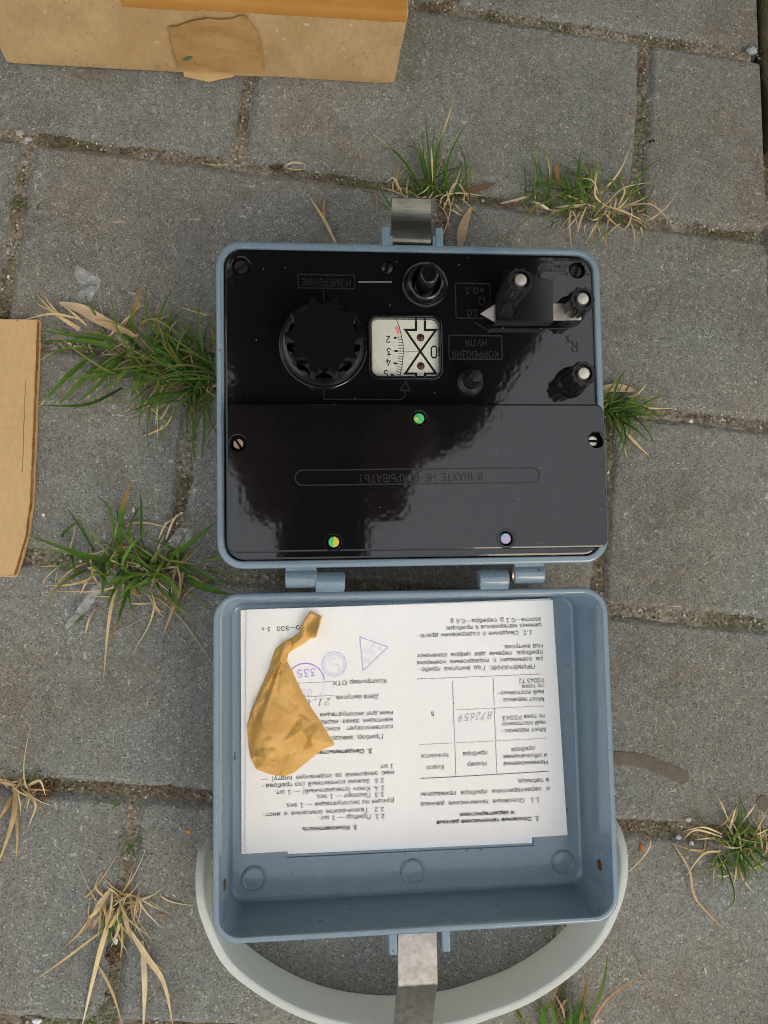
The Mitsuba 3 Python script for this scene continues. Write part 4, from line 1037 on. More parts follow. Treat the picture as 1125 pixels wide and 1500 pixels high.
# right of it
k = tuft('spreading grass tuft with many curled straw-coloured blades beyond the jumper corner')
fine(k, spray((136.30, 196.30)[:2], 49, (10, 30), (0.6, 1.1), 60, 240, 9) + spray((151.30, 198.20)[:2], 27, (10, 26), (0.6, 1.1), 20, 150, 10) + spray((128.00, 193.20)[:2], 18, (10, 24), (0.5, 0.9), 120, 260, 8))
dr_ = [(((146.90, 195.20, 0), (157.50, 206.10, 8.00), (164.50, 220.60, 10.00)), .9), (((154.80, 195.40, 0), (161.10, 199.60, 7.00), (176.20, 205.00, 3.00)), .9), (((160.00, 193.00, 0), (166.40, 192.40, 6.00), (178.60, 200.20, 2.00)), .9), (((159.90, 192.00, 0), (174.30, 190.60, 8.00), (190.50, 180.00, 1.00)), 1.0), (((151.10, 193.90, 0), (161.30, 188.10, 5.00), (174.20, 184.30, 1.00)), .9), (((144.00, 193.70, 0), (138.20, 182.20, 5.00), (137.90, 176.90, 1.00)), .9), (((152.30, 189.60, 0), (145.40, 179.30, 4.00), (142.00, 173.10, 1.00)), .9), (((150.60, 197.50, 0), (144.30, 202.10, 8.00), (135.70, 205.20, 5.00)), .9), (((153.90, 193.20, 0), (146.20, 196.10, 6.00), (147.50, 210.00, 8.00)), .9), (((160.00, 192.70, 0), (160.20, 196.80, 9.00), (160.10, 205.80, 4.00)), .9), (((144.10, 195.10, 0), (133.50, 195.20, 5.00), (131.50, 198.00, 2.00)), .8), (((141.00, 190.70, 0), (136.20, 184.10, 3.00), (131.70, 179.20, 1.00)), .8), (((156.30, 191.10, 0), (163.20, 187.70, 3.00), (168.20, 185.60, 1.00)), .9), (((154.50, 190.40, 0), (146.70, 184.40, 3.00), (143.30, 186.70, 1.00)), .8)]
for pts, w in dr_:
    single(k, pts, w, STR, pick(DRY[:3]), dry=True)
fine(k, spray((149.30, 192.70)[:2], 33, (8, 24), (0.5, 0.9), -170, 60, 10, (0.1, 0.35), True, 0.6), True)
# left, broad leaved
k = tuft('broad-bladed green grass tuft reaching left to the cardboard sheet')
def q4(*a): return [tuple(x) for x in a]
for pts, w, c1, tn in ((((-85.80, 116.00, 1.00), (-97.00, 117.50, 8.00), (-120.80, 117.60, 7.00)), 2.3, None, None), (((-92.60, 115.90, 1.00), (-107.80, 114.20, 7.00), (-120.40, 109.20, 4.00)), 1.5, STR, .7), (((-95.70, 114.50, 1.00), (-105.80, 100.30, 10.00), (-119.30, 87.60, 5.00)), 2.5, STR, .85), (((-79.10, 106.20, 1.00), (-91.70, 101.10, 10.00), (-110.00, 98.50, 12.00)), 2.2, None, None), (((-83.10, 97.70, 1.00), (-97.40, 88.30, 8.00), (-119.00, 88.00, 6.00)), 2.2, None, None), (((-91.90, 111.60, 1.00), (-103.30, 95.20, 8.00), (-110.90, 89.20, 4.00)), 2.0, None, None), (((-82.60, 113.40, 1.00), (-92.40, 98.10, 7.00), (-103.30, 90.10, 3.00)), 1.9, None, None), (((-74.50, 111.80, 1.00), (-72.70, 92.20, 8.00), (-75.40, 77.80, 4.00)), 1.4, None, None), (((-78.50, 109.50, 1.00), (-75.20, 99.80, 8.00), (-78.70, 93.10, 4.00)), 3.0, None, None), (((-78.40, 122.60, 1.00), (-77.70, 130.00, 8.00), (-72.80, 143.70, 10.00)), 1.8, BR, .45), (((-68.30, 119.40, 1.00), (-65.30, 128.20, 10.00), (-60.50, 140.70, 10.00)), 1.6, None, None), (((-84.60, 118.30, 1.00), (-90.70, 119.90, 9.00), (-102.50, 121.30, 8.00)), 2.4, None, None), (((-88.00, 119.90, 1.00), (-103.70, 120.70, 6.00), (-120.10, 123.70, 4.00)), 1.6, None, None), (((-80.20, 115.00, 1.00), (-85.70, 107.80, 9.00), (-98.70, 97.60, 5.00)), 2.2, None, None), (((-77.00, 113.40, 1.00), (-80.80, 103.00, 9.00), (-89.80, 94.40, 5.00)), 2.0, None, None), (((-75.50, 116.10, 1.00), (-78.60, 118.70, 9.00), (-81.60, 121.30, 9.00)), 2.4, None, None), (((-86.40, 113.30, 1.00), (-90.80, 104.80, 8.00), (-100.60, 104.00, 5.00)), 1.8, None, None)):
    single(k, pts, w, c1=c1, tipn=tn)
fine(k, spray((-80.40, 117.00)[:2], 20, (12, 30), (0.5, 1.0), 90, 330, 8))
for pts, w in ((((-101.90, 124.30, 0), (-112.70, 131.20, 5.00), (-121.30, 140.10, 7.00)), 1.3), (((-102.90, 123.90, 0), (-112.10, 131.90, 5.00), (-118.60, 140.40, 8.00)), 1.0), (((-101.60, 125.30, 0), (-111.70, 130.90, 4.00), (-121.30, 135.90, 6.00)), 1.1), (((-100.50, 129.90, 0), (-113.00, 130.20, 8.00), (-126.20, 128.10, 6.00)), 1.1), (((-99.20, 126.60, 0), (-105.00, 131.70, 4.00), (-111.20, 136.90, 2.00)), 1.2), (((-60.70, 107.00, 1.00), (-63.80, 109.10, 5.00), (-65.30, 112.00, 4.00)), 1.1)):
    single(k, pts, w, STR, pick(DRY), dry=True)
fine(k, spray((-82.00, 120.20)[:2], 19, (8, 24), (0.6, 1.2), 20, 190, 9, (0.1, 0.4), True, 0.5), True)
# fine tuft against the case
k = tuft('dense fine-bladed grass tuft pressed against the left side of the case')
fine(k, spray((-49.50, 102.50)[:2], 95, (18, 46), (0.6, 1.3), 95, 275, 8) + spray((-52.70, 114.00)[:2], 38, (12, 34), (0.6, 1.1), 60, 200, 8))
for pts, w in ((((-50.30, 100.60, 1.00), (-51.80, 85.40, 10.00), (-53.50, 71.70, 6.00)), 1.4), (((-48.70, 100.60, 1.00), (-49.40, 79.10, 10.00), (-50.20, 61.40, 3.00)), 1.4), (((-46.80, 97.30, 1.00), (-44.60, 79.30, 9.00), (-46.40, 63.70, 4.00)), 1.5), (((-51.90, 97.90, 1.00), (-64.50, 90.40, 9.00), (-82.90, 84.20, 4.00)), 1.1), (((-48.80, 105.50, 1.00), (-56.40, 111.20, 9.00), (-69.30, 117.80, 6.00)), 1.2), (((-50.30, 107.10, 1.00), (-63.10, 117.30, 10.00), (-71.00, 112.70, 8.00)), 1.2), (((-45.60, 110.40, 1.00), (-47.40, 126.50, 12.00), (-45.40, 138.00, 16.00)), 1.2)):
    single(k, pts, w)
for pts, w in ((((-54.90, 98.60, 6.00), (-59.60, 105.10, 8.00), (-64.30, 110.80, 8.00)), 1.0), (((-59.60, 87.50, 1.00), (-63.90, 79.00, 3.00), (-74.10, 74.60, 1.00)), 1.1), (((-60.60, 92.30, 1.00), (-65.20, 83.10, 3.00), (-69.00, 84.90, 1.00)), .9), (((-41.60, 132.30, 3.00), (-48.20, 132.50, 6.00), (-58.40, 136.00, 5.00)), .9)):
    single(k, pts, w, STR, pick(DRY), dry=True)
fine(k, spray((-48.20, 100.80)[:2], 27, (8, 26), (0.5, 0.9), 60, 300, 10, (0.1, 0.4), True, 0.6), True)
# between case and lid on the left
k = tuft('large ragged grass tuft left of the gap between case and lid')
for pts, w, c1, tn in ((((-82.00, 15.90, 1.00), (-97.80, 20.00, 10.00), (-121.70, 29.10, 10.00)), 2.4, None, None), (((-85.10, 16.60, 1.00), (-107.50, 21.50, 7.00), (-124.60, 23.30, 6.00)), 1.6, None, None), (((-83.60, 23.10, 1.00), (-80.10, 37.70, 14.00), (-75.90, 52.90, 14.00)), 2.4, BR, .5), (((-63.80, 17.50, 1.00), (-50.40, 24.00, 14.00), (-38.60, 33.30, 18.00)), 2.6, None, None), (((-55.80, 14.90, 1.00), (-43.70, 9.80, 10.00), (-32.10, 3.10, 14.00)), 1.6, None, None), (((-53.90, 8.00, 1.00), (-43.90, 4.00, 8.00), (-31.60, 0.70, 10.00)), 2.7, None, None), (((-85.70, 20.90, 1.00), (-85.00, 37.90, 12.00), (-90.40, 45.60, 12.00)), 1.5, None, None), (((-95.10, 22.30, 1.00), (-99.20, 32.30, 8.00), (-105.80, 41.90, 8.00)), 1.2, None, None), (((-74.20, 25.80, 1.00), (-72.30, 37.10, 10.00), (-73.10, 49.40, 8.00)), 1.2, None, None), (((-77.70, 10.90, 1.00), (-79.70, -0.80, 8.00), (-86.20, -18.90, 3.00)), 2.0, BR, .7), (((-90.80, 17.30, 1.00), (-89.20, 8.50, 6.00), (-90.90, 1.80, 2.00)), 2.2, None, None), (((-68.60, 12.90, 1.00), (-58.00, 5.50, 10.00), (-57.40, -6.20, 4.00)), 2.2, None, None), (((-75.90, 11.50, 1.00), (-83.60, 8.40, 7.00), (-90.50, 6.10, 3.00)), 1.9, None, None), (((-71.40, 12.90, 1.00), (-77.40, 5.80, 8.00), (-85.90, -2.20, 3.00)), 2.0, None, None), (((-79.60, 14.00, 1.00), (-85.00, 2.90, 7.00), (-87.90, -3.70, 3.00)), 1.8, None, None), (((-66.80, 14.40, 1.00), (-70.00, 8.10, 8.00), (-78.00, 4.70, 5.00)), 2.0, None, None), (((-99.10, -6.60, 1.00), (-102.10, -8.90, 3.00), (-105.00, -10.10, 1.00)), 2.6, None, None), (((-57.00, 5.50, 1.00), (-44.70, -3.90, 6.00), (-41.50, -5.60, 2.00)), 1.0, None, None), (((-101.60, 13.70, 1.00), (-108.20, 15.00, 4.00), (-119.20, 15.20, 2.00)), 1.0, STR, .5)):
    single(k, pts, w, c1=c1, tipn=tn)
fine(k, spray((-76.10, 14.60)[:2], 49, (12, 32), (0.8, 1.7), 0, 360, 9) + spray((-67.00, 13.80)[:2], 22, (10, 26), (0.8, 1.5), -60, 200, 7))
for pts, w in ((((-84.00, 7.90, 1.00), (-87.00, -8.30, 4.00), (-90.00, -37.10, 1.00)), 1.5), (((-62.90, 26.90, 1.00), (-58.80, 36.00, 4.00), (-54.40, 39.70, 1.00)), 1.0), (((-66.30, 26.90, 1.00), (-62.70, 33.60, 3.00), (-57.20, 37.80, 1.00)), .8), (((-77.30, 23.90, 1.00), (-78.70, 28.50, 3.00), (-81.30, 34.00, 1.00)), .9), (((-78.20, -2.10, 1.00), (-72.50, -2.50, 2.00), (-65.50, -1.70, 1.00)), 1.0), (((-100.50, 2.60, 1.00), (-97.30, 8.70, 2.00), (-94.60, 11.20, 1.00)), .8), (((-71.00, 2.10, 1.00), (-65.90, -6.00, 2.00), (-63.00, -8.90, 1.00)), .8), (((-69.10, 2.70, 1.00), (-66.50, -4.20, 2.00), (-62.40, -7.30, 1.00)), .8), (((-98.10, -15.10, 1.00), (-96.40, -9.00, 2.00), (-93.80, -3.60, 1.00)), .8)):
    single(k, pts, w, STR, pick(DRY), dry=True)
single(k, ((-55.00, 11.70, 2.00), (-57.70, -0.60, 4.00), (-64.10, -17.10, 1.00)), 2.0, (0.36, 0.235, 0.11), (0.40, 0.26, 0.13), dry=True)
fine(k, spray((-77.60, 12.10)[:2], 55, (8, 26), (0.5, 1.0), 0, 360, 13, (0.05, 0.3), True, 0.6), True)
# right of the case
k = tuft('small green grass tuft at the right side of the case')
fine(k, spray((151.70, 87.40)[:2], 49, (10, 30), (0.7, 1.3), -85, 60, 3.2))
for pts, w, c1, tn in ((((150.30, 88.20, 1.00), (150.70, 99.00, 12.00), (154.60, 105.10, 14.00)), 1.3, None, None), (((151.30, 86.80, 1.00), (161.40, 85.00, 9.00), (175.50, 81.40, 4.00)), 1.2, None, None), (((151.20, 84.70, 1.00), (159.70, 77.20, 8.00), (169.10, 70.70, 3.00)), 1.3, None, None), (((150.50, 84.10, 1.00), (152.70, 73.20, 8.00), (157.30, 63.30, 3.00)), 1.3, STR, .7), (((152.00, 88.20, 1.00), (157.80, 89.50, 10.00), (165.60, 88.10, 6.00)), 1.3, None, None)):
    single(k, pts, w, c1=c1, tipn=tn)
for pts, w in ((((153.00, 93.60, 1.00), (161.80, 94.10, 5.00), (168.80, 100.50, 4.00)), 1.2), (((157.30, 77.00, 2.00), (162.20, 70.80, 3.00), (169.30, 65.00, 1.00)), 1.5), (((164.70, 90.90, 1.00), (171.10, 88.40, 3.00), (184.30, 88.90, 1.00)), .8)):
    single(k, pts, w, STR, pick(DRY), dry=True)
# right edge
k = tuft('grass tuft with long dry curls at the lower right edge')
fine(k, spray((200.50, -120.80)[:2], 33, (8, 24), (0.6, 1.1), 0, 360, 6) + spray((211.60, -121.90)[:2], 44, (8, 22), (0.6, 1.1), 0, 360, 8) + spray((199.50, -125.10)[:2], 12, (14, 26), (0.7, 1.1), 235, 300, 3))
for pts, w in ((((195.50, -115.90, 1.00), (183.90, -110.90, 6.00), (175.70, -113.50, 2.00)), .9), (((195.40, -117.10, 1.00), (179.50, -111.40, 8.00), (175.50, -117.20, 2.00)), .9), (((194.70, -118.30, 1.00), (187.90, -116.60, 4.00), (181.90, -117.80, 1.00)), .8), (((194.30, -123.60, 1.00), (182.20, -122.50, 8.00), (175.90, -134.80, 1.00)), .9), (((184.90, -123.50, 1.00), (176.00, -120.60, 4.00), (168.60, -117.80, 1.00)), .8), (((199.00, -114.80, 1.00), (197.50, -103.70, 10.00), (200.10, -101.20, 8.00)), .9), (((199.20, -110.80, 1.00), (193.80, -101.40, 6.00), (191.60, -94.80, 2.00)), .9), (((204.90, -111.90, 1.00), (206.60, -104.00, 8.00), (210.60, -100.90, 6.00)), 1.0), (((201.50, -128.60, 1.00), (202.80, -136.00, 5.00), (209.30, -143.60, 1.00)), .9), (((206.00, -131.30, 1.00), (210.30, -131.50, 3.00), (216.70, -129.40, 1.00)), .9), (((202.30, -126.50, 1.00), (199.00, -132.80, 5.00), (199.40, -139.70, 1.00)), .9), (((209.10, -115.90, 1.00), (210.90, -115.50, 5.00), (219.00, -113.30, 3.00)), 1.0), (((191.70, -134.30, 1.00), (195.10, -134.80, 2.00), (200.10, -133.50, 1.00)), .8)):
    single(k, pts, w, STR, pick(DRY[:3]), dry=True)
fine(k, spray((206.50, -121.70)[:2], 33, (8, 22), (0.5, 0.9), 0, 360, 10, (0.1, 0.4), True, 0.6), True)
# bottom right of the handle
k = tuft('long green blades rising beside the white handle at the bottom')
for pts, w, c1, tn in ((((123.50, -197.40, 1.00), (127.90, -176.10, 16.00), (132.80, -160.90, 14.00)), 2.2, None, None), (((117.20, -197.00, 1.00), (119.70, -183.10, 12.00), (124.70, -171.40, 10.00)), 1.6, BR, .55), (((111.70, -198.10, 1.00), (107.90, -184.80, 10.00), (107.20, -179.60, 10.00)), 1.6, None, None), (((106.40, -198.30, 1.00), (104.00, -188.30, 8.00), (105.50, -182.70, 8.00)), 3.0, None, None), (((122.90, -198.20, 1.00), (122.10, -190.50, 6.00), (123.90, -186.30, 4.00)), 1.8, BR, .2)):
    single(k, pts, w, c1=c1, tipn=tn)
for pts, w in ((((126.70, -197.90, 1.00), (136.80, -183.60, 4.00), (156.20, -175.50, 1.00)), 1.1), (((115.90, -196.00, 1.00), (113.80, -186.90, 5.00), (110.60, -180.50, 2.00)), .9), (((113.00, -189.40, 1.00), (115.10, -185.60, 3.00), (118.10, -183.80, 1.00)), .8)):
    single(k, pts, w, (0.44, 0.25, 0.13), pick(DRY), dry=True)
fine(k, spray((112.10, -198.00)[:2], 19, (10, 26), (0.8, 1.5), 30, 150, 8))
# dry tufts
k = tuft('withered straw tuft in the joint left of the handle', key='dry_grass_tuft')
for pts, w in ((((-84.00, -133.80, 2.00), (-89.10, -152.10, 5.00), (-96.70, -182.70, 1.00)), 2.4), (((-71.60, -148.20, 2.00), (-69.60, -164.00, 6.00), (-70.90, -185.80, 1.00)), 2.5), (((-77.50, -142.70, 2.00), (-69.00, -153.90, 5.00), (-61.90, -165.40, 4.00), (-58.20, -185.20, 1.00)), 2.3), (((-87.90, -142.70, 2.00), (-101.00, -151.00, 6.00), (-116.60, -162.10, 2.00)), 1.1), (((-90.50, -157.10, 1.00), (-83.40, -168.20, 4.00), (-79.50, -183.80, 1.00)), 1.3), (((-84.60, -125.50, 1.00), (-89.60, -131.40, 4.00), (-94.50, -139.30, 1.00)), 2.2), (((-86.00, -127.80, 1.00), (-90.20, -133.80, 5.00), (-95.10, -138.10, 1.00)), 1.6), (((-80.10, -134.40, 1.00), (-77.80, -139.30, 5.00), (-76.30, -147.90, 2.00)), 2.6), (((-86.90, -130.60, 1.00), (-90.70, -123.50, 6.00), (-88.90, -118.90, 3.00)), .8), (((-72.90, -126.20, 1.00), (-74.10, -133.30, 5.00), (-75.40, -138.90, 1.00)), .8), (((-80.40, -140.30, 2.00), (-79.60, -147.50, 4.00), (-81.00, -155.70, 1.00)), .9), (((-69.50, -157.40, 2.00), (-65.00, -158.60, 3.00), (-61.40, -161.80, 2.00)), .8), (((-84.90, -133.20, 2.00), (-85.80, -137.20, 4.00), (-87.10, -141.80, 3.00)), 2.3)):
    single(k, pts, w, pick(DRY[:3]), pick(DRY), dry=True)
fine(k, spray((-79.80, -129.60)[:2], 44, (5, 18), (0.4, 0.9), 180, 380, 5, (0.2, 0.5), True, 0.9) + spray((-84.70, -134.50)[:2], 16, (10, 22), (0.7, 1.6), 225, 280, 4, (0.1, 0.3), True), True)
fine(k, spray((-82.70, -136.00)[:2], 4, (6, 14), (0.8, 1.4), 220, 300, 3))
k = tuft('withered straw tuft at the left edge of the paving', key='dry_grass_tuft')
for pts, w in ((((-126.60, -81.10, 1.00), (-126.00, -93.70, 5.00), (-133.40, -114.50, 1.00)), 2.2), (((-126.70, -86.00, 1.00), (-124.50, -99.80, 4.00), (-125.80, -112.60, 1.00)), 1.3), (((-127.90, -84.50, 1.00), (-129.60, -89.50, 4.00), (-133.90, -95.60, 1.00)), 1.7), (((-124.50, -81.50, 1.00), (-116.20, -87.30, 7.00), (-121.00, -98.50, 1.00)), 1.1), (((-122.20, -81.00, 1.00), (-115.00, -77.90, 6.00), (-113.50, -85.20, 2.00)), 1.0), (((-123.90, -82.40, 1.00), (-117.40, -88.30, 3.00), (-112.40, -94.50, 1.00)), .9), (((-126.30, -80.30, 1.00), (-129.20, -78.40, 6.00), (-133.70, -78.10, 3.00)), 1.6)):
    single(k, pts, w, pick(DRY[:3]), pick(DRY), dry=True)
fine(k, spray((-125.50, -81.10)[:2], 19, (5, 16), (0.5, 1.0), 150, 380, 4, (0.2, 0.5), True, 0.8), True)
# moss and seedlings along the joints
mo = []
for spot, n in (((237.80, 267.50), 6), ((-82.40, -89.60), 14), ((-77.70, -108.90), 30), ((-88.40, -178.10), 26), ((-122.10, -76.30), 16), ((153.10, 88.40), 10), ((176.80, 238.60), 7), ((-131.40, 185.70), 14), ((240.10, 218.70), 3)):
    mo += spray(spot[:2], n, (1.5, 6), (0.3, 0.7), 0, 360, 4, (0.2, 0.6))
m, c = joined(mo); put('moss', m, 'mat_grass', WORLD, True, color=c)
tag('moss', 'tiny moss and seedlings in the paving joints', 'moss', kind='stuff')

# ------------------------------------------------------------------ litter on the paving
def leaf(key, lab, catg, pts, w, c0, c1, group=None):
    base, i = key, 0
    while key in scene:
        i += 1; key = f'{base}_{i:03d}'
    m, c = joined([blade(pts, w, c0, c1, leaf=True, n=20, fold=0.15)])
    put(key, m, 'mat_straw', WORLD, True, color=c); tag(key, lab, catg, group)
leaf('dry_leaf', 'pointed tan dry leaf right of the latch hook', 'dry leaf', ((78.00, 168.10, 1.00), (79.10, 177.60, 4.00), (83.90, 189.50, 2.00)), 4.6, (0.40, 0.27, 0.16), (0.46, 0.34, 0.22))
leaf('dry_leaf', 'long husk-like dry leaf above the broad-bladed tuft', 'dry leaf', ((-76.10, 121.30, 3.00), (-91.10, 127.30, 8.00), (-100.90, 132.90, 8.00), (-111.80, 137.10, 4.00)), 5.4, (0.50, 0.36, 0.20), (0.56, 0.44, 0.29))
leaf('dry_leaf', 'short beige dry leaf at the right side of the case', 'dry leaf', ((144.80, 97.90, 3.00), (153.80, 98.40, 4.00), (163.90, 97.60, 2.00)), 5.2, (0.58, 0.46, 0.30), (0.54, 0.40, 0.25))
leaf('dry_leaf', 'brown slender dead leaf in the joint right of the latch hook', 'dry leaf', ((76.60, 197.80, 2.00), (87.40, 199.00, 3.00), (96.80, 202.70, 2.00)), 2.8, (0.16, 0.095, 0.055), (0.13, 0.08, 0.05))
leaf('dry_leaf', 'small brown dead leaf above the curled grass tuft', 'dry leaf', ((128.90, 203.70, 2.00), (128.10, 209.60, 3.00), (129.00, 214.50, 2.00)), 2.2, (0.32, 0.17, 0.06), (0.38, 0.22, 0.08))
leaf('straw', 'straight pale straw lying above the control panel', 'straw', ((17.10, 169.00, 2.00), (11.30, 180.80, 3.00), (4.20, 193.30, 1.00)), 1.5, (0.62, 0.46, 0.24), (0.50, 0.36, 0.17))
leaf('straw', 'forked brown straw beside the straight straw', 'straw', ((12.30, 178.50, 2.00), (11.00, 185.60, 3.00), (12.20, 194.20, 1.00)), 1.1, (0.36, 0.20, 0.11), (0.40, 0.24, 0.13))
leaf('straw', 'cream straw pieces left of the curled grass tuft', 'straw', ((99.10, 192.60, 1.00), (108.00, 194.00, 3.00), (116.30, 198.10, 1.00)), 1.3, (0.58, 0.43, 0.27), (0.62, 0.5, 0.33))
leaf('straw', 'short cream straw beside the curled grass tuft', 'straw', ((115.20, 194.50, 1.00), (119.70, 192.00, 2.00), (124.40, 189.70, 1.00)), 1.5, (0.62, 0.5, 0.35), (0.8, 0.78, 0.72))
leaf('straw', 'looped pale straw in the joint above the dial knob', 'straw', ((-7.90, 208.30, 1.00), (-3.20, 209.40, 3.00), (2.70, 209.70, 1.00)), 0.9, (0.55, 0.42, 0.24), (0.6, 0.48, 0.3))
leaf('straw', 'bent pale straw just below the looped straw', 'straw', ((-7.30, 207.90, 1.00), (-3.90, 206.40, 2.00), (3.00, 207.20, 1.00)), 0.9, (0.55, 0.42, 0.24), (0.6, 0.48, 0.3))
leaf('straw', 'long curved reddish straw on the paving at the right', 'straw', ((171.80, -119.80, 1.00), (177.50, -130.80, 3.00), (180.10, -144.10, 3.00), (195.40, -160.30, 1.00)), 1.1, (0.54, 0.42, 0.24), (0.44, 0.26, 0.13))
leaf('straw', 'thin green stalk in the joint left of the latch', 'straw', ((-47.20, 208.70, 1.00), (-39.90, 207.30, 2.00), (-33.50, 208.80, 1.00)), 0.6, (0.36, 0.36, 0.12), (0.42, 0.38, 0.16))

def shard(key, lab, px, z, bsdf, seed, catg='plastic scrap'):
    base, i = key, 0
    while key in scene:
        i += 1; key = f'{base}_{i:03d}'
    g_ = Polygon([p[:2] for p in px]); b_ = np.array(g_.segmentize(1.0).exterior.coords)[:-1]
    xs, ys = np.meshgrid(np.arange(g_.bounds[0], g_.bounds[2], 1.0), np.arange(g_.bounds[1], g_.bounds[3], 1.0))
    p_ = np.column_stack([xs.ravel(), ys.ravel()]); p_ = p_[shapely.contains_xy(g_.buffer(-0.4), p_[:, 0], p_[:, 1])]
    al = np.vstack([b_, p_]); t_ = Delaunay(al).simplices; c_ = al[t_].mean(1); t_ = t_[shapely.contains_xy(g_, c_[:, 0], c_[:, 1])]
    h_ = z + 4.2 * np.abs(meshkit.noise(np.column_stack([al / 3.5, np.full(len(al), seed)]), seed) - 0.5) + 1.4 * meshkit.noise(np.column_stack([al / 7.0, np.full(len(al), seed + 4.0)]), seed)
    put(key, tm(np.column_stack([al, h_]), t_), bsdf, WORLD, False); tag(key, lab, catg)
shard('plastic_shard', 'crinkled clear plastic shard on the paving left of the panel', [(-105.60, 150.90, 1.00), (-104.40, 156.20, 1.00), (-100.00, 153.30, 1.00), (-96.20, 151.40, 1.00), (-93.40, 149.10, 1.00), (-93.70, 147.10, 1.00), (-99.30, 146.70, 1.00), (-103.00, 146.90, 1.00)], 1.0, 'mat_shard', 3)
shard('plastic_shard', 'milky plastic shard lying below the clear crinkled one', [(-105.40, 140.60, 1.00), (-102.30, 144.30, 1.00), (-96.80, 146.40, 1.00), (-94.30, 145.50, 1.00), (-96.10, 142.80, 1.00), (-98.50, 138.10, 1.00), (-102.80, 137.40, 1.00)], 0.8, 'mat_shard', 6)
shard('plastic_shard', 'clear folded film scrap right of the ragged tuft', [(-64.10, 21.80, 3.00), (-56.80, 32.30, 3.00), (-51.00, 31.00, 3.00), (-50.70, 27.50, 3.00), (-58.00, 21.70, 3.00)], 2.0, 'mat_shard', 9)
shard('plastic_film_strip', 'long dull film strip sticking out of the ragged tuft', [(-85.20, 13.70, 3.00), (-84.00, 11.50, 3.00), (-91.90, 2.50, 3.00), (-96.30, -4.10, 3.00), (-106.20, -13.60, 3.00), (-106.80, -11.50, 3.00), (-102.20, -5.90, 3.00), (-95.20, 5.00, 3.00)], 1.5, 'mat_shard', 12)

# mud smears and pebbles
def smear(key, lab, path, w, seed):
    base, i = key, 0
    while key in scene:
        i += 1; key = f'{base}_{i:03d}'
    g_ = LineString([p[:2] for p in path]).buffer(w / 2, 10); b_ = np.array(g_.segmentize(0.9).exterior.coords)[:-1]
    xs, ys = np.meshgrid(np.arange(g_.bounds[0], g_.bounds[2], 0.9), np.arange(g_.bounds[1], g_.bounds[3], 0.9))
    p_ = np.column_stack([xs.ravel(), ys.ravel()]); p_ = p_[shapely.contains_xy(g_.buffer(-0.4), p_[:, 0], p_[:, 1])]
    b_ = b_ + 0.9 * (meshkit.noise(np.stack([np.column_stack([b_ / 2.2, np.full(len(b_), s)]) for s in (1.0, 7.0)], 1), seed) - 0.5)
    al = np.vstack([b_, p_]); t_ = Delaunay(al).simplices; c_ = al[t_].mean(1); t_ = t_[shapely.contains_xy(Polygon(b_).buffer(0), c_[:, 0], c_[:, 1])]
    d_ = shapely.distance(shapely.boundary(Polygon(b_).buffer(0)), shapely.points(al))
    h_ = 0.06 + 0.35 * (1 - np.exp(-d_ / 1.2)) + 0.3 * meshkit.noise(np.column_stack([al / 2.0, np.full(len(al), 1.0)]), seed)
    tt_ = al[t_]; ar_ = (tt_[:, 1, 0] - tt_[:, 0, 0]) * (tt_[:, 2, 1] - tt_[:, 0, 1]) - (tt_[:, 1, 1] - tt_[:, 0, 1]) * (tt_[:, 2, 0] - tt_[:, 0, 0])
    t_ = np.where((ar_ > 0)[:, None], t_, t_[:, ::-1])
    put(key, tm(np.column_stack([al, h_]), t_), 'mat_mud', WORLD, True); tag(key, lab, 'mud smear')
smear('mud_smear', 'long brown mud smear on the paver right of the lid', [(144.40, -78.90), (153.30, -79.60), (161.60, -81.50), (168.80, -84.90), (178.00, -89.00)], 6.4, 3)
smear('mud_smear', 'round brown mud patch at the right edge', [(217.10, -102.00), (219.30, -104.60)], 6.0, 8)

def pebble(key, lab, p, s, col, catg='pebble'):
    base, i = key, 0
    while key in scene:
        i += 1; key = f'{base}_{i:03d}'
    lump = catg == 'soil crumb'
    if lump:
        m, c = stones(int(14 * s[0] * s[1]) + 12, lambda: (p[0] + rng.normal(0, 0.45 * s[0]), p[1] + rng.normal(0, 0.45 * s[1]), rng.uniform(-0.6, 0.4 * s[2])), lambda: 0.25 + 0.6 * rng.random() ** 2, [col, tuple(0.6 * x for x in col), tuple(1.3 * x for x in col)])
        put(key, m, 'mat_grit', WORLD, False, color=c); tag(key, lab, catg, None, 'stuff'); return
    m = trimesh.creation.icosphere(3 if lump else 2); v = m.vertices * (1 + (1.3 if lump else 0.9) * (meshkit.fbm(m.vertices * (2.6 if lump else 1.9) + len(scene), 3, 3)[:, None] - 0.5)) * np.array(s) * (1.0 if lump else 0.78)
    if lump: v[:, 2] *= 0.6; col = tuple(0.7 * x for x in col)
    m2 = tm(v + [p[0], p[1], s[2] * 0.6], m.faces)
    put(key, m2, 'mat_grit', WORLD, True, color=np.tile(col, (len(v), 1)) * (0.7 + 0.6 * rng.random((len(v), 1))))
    tag(key, lab, catg)
WH, OR = (0.50, 0.50, 0.48), (0.55, 0.26, 0.05)
pebble('pebble', 'white pebble beside the handle right of the lug', (114.00, -158.20), (1.5, 1.8, 1.2), WH)
pebble('pebble', 'white pebble in the joint right of the small tuft', (191.80, 82.60), (1.5, 1.4, 1.0), WH)
pebble('pebble', 'grey shiny pebble left of the dry-curled tuft', (174.10, -116.40), (1.6, 1.5, 1.0), (0.42, 0.43, 0.46))
pebble('pebble', 'pale square chip above the grey shiny pebble', (179.60, -108.60), (2.0, 1.2, 0.6), (0.50, 0.46, 0.38))
pebble('pebble', 'white ring-like pebble nearest the dry-curled tuft', (180.30, -119.50), (1.4, 1.4, 0.9), (0.55, 0.56, 0.56))
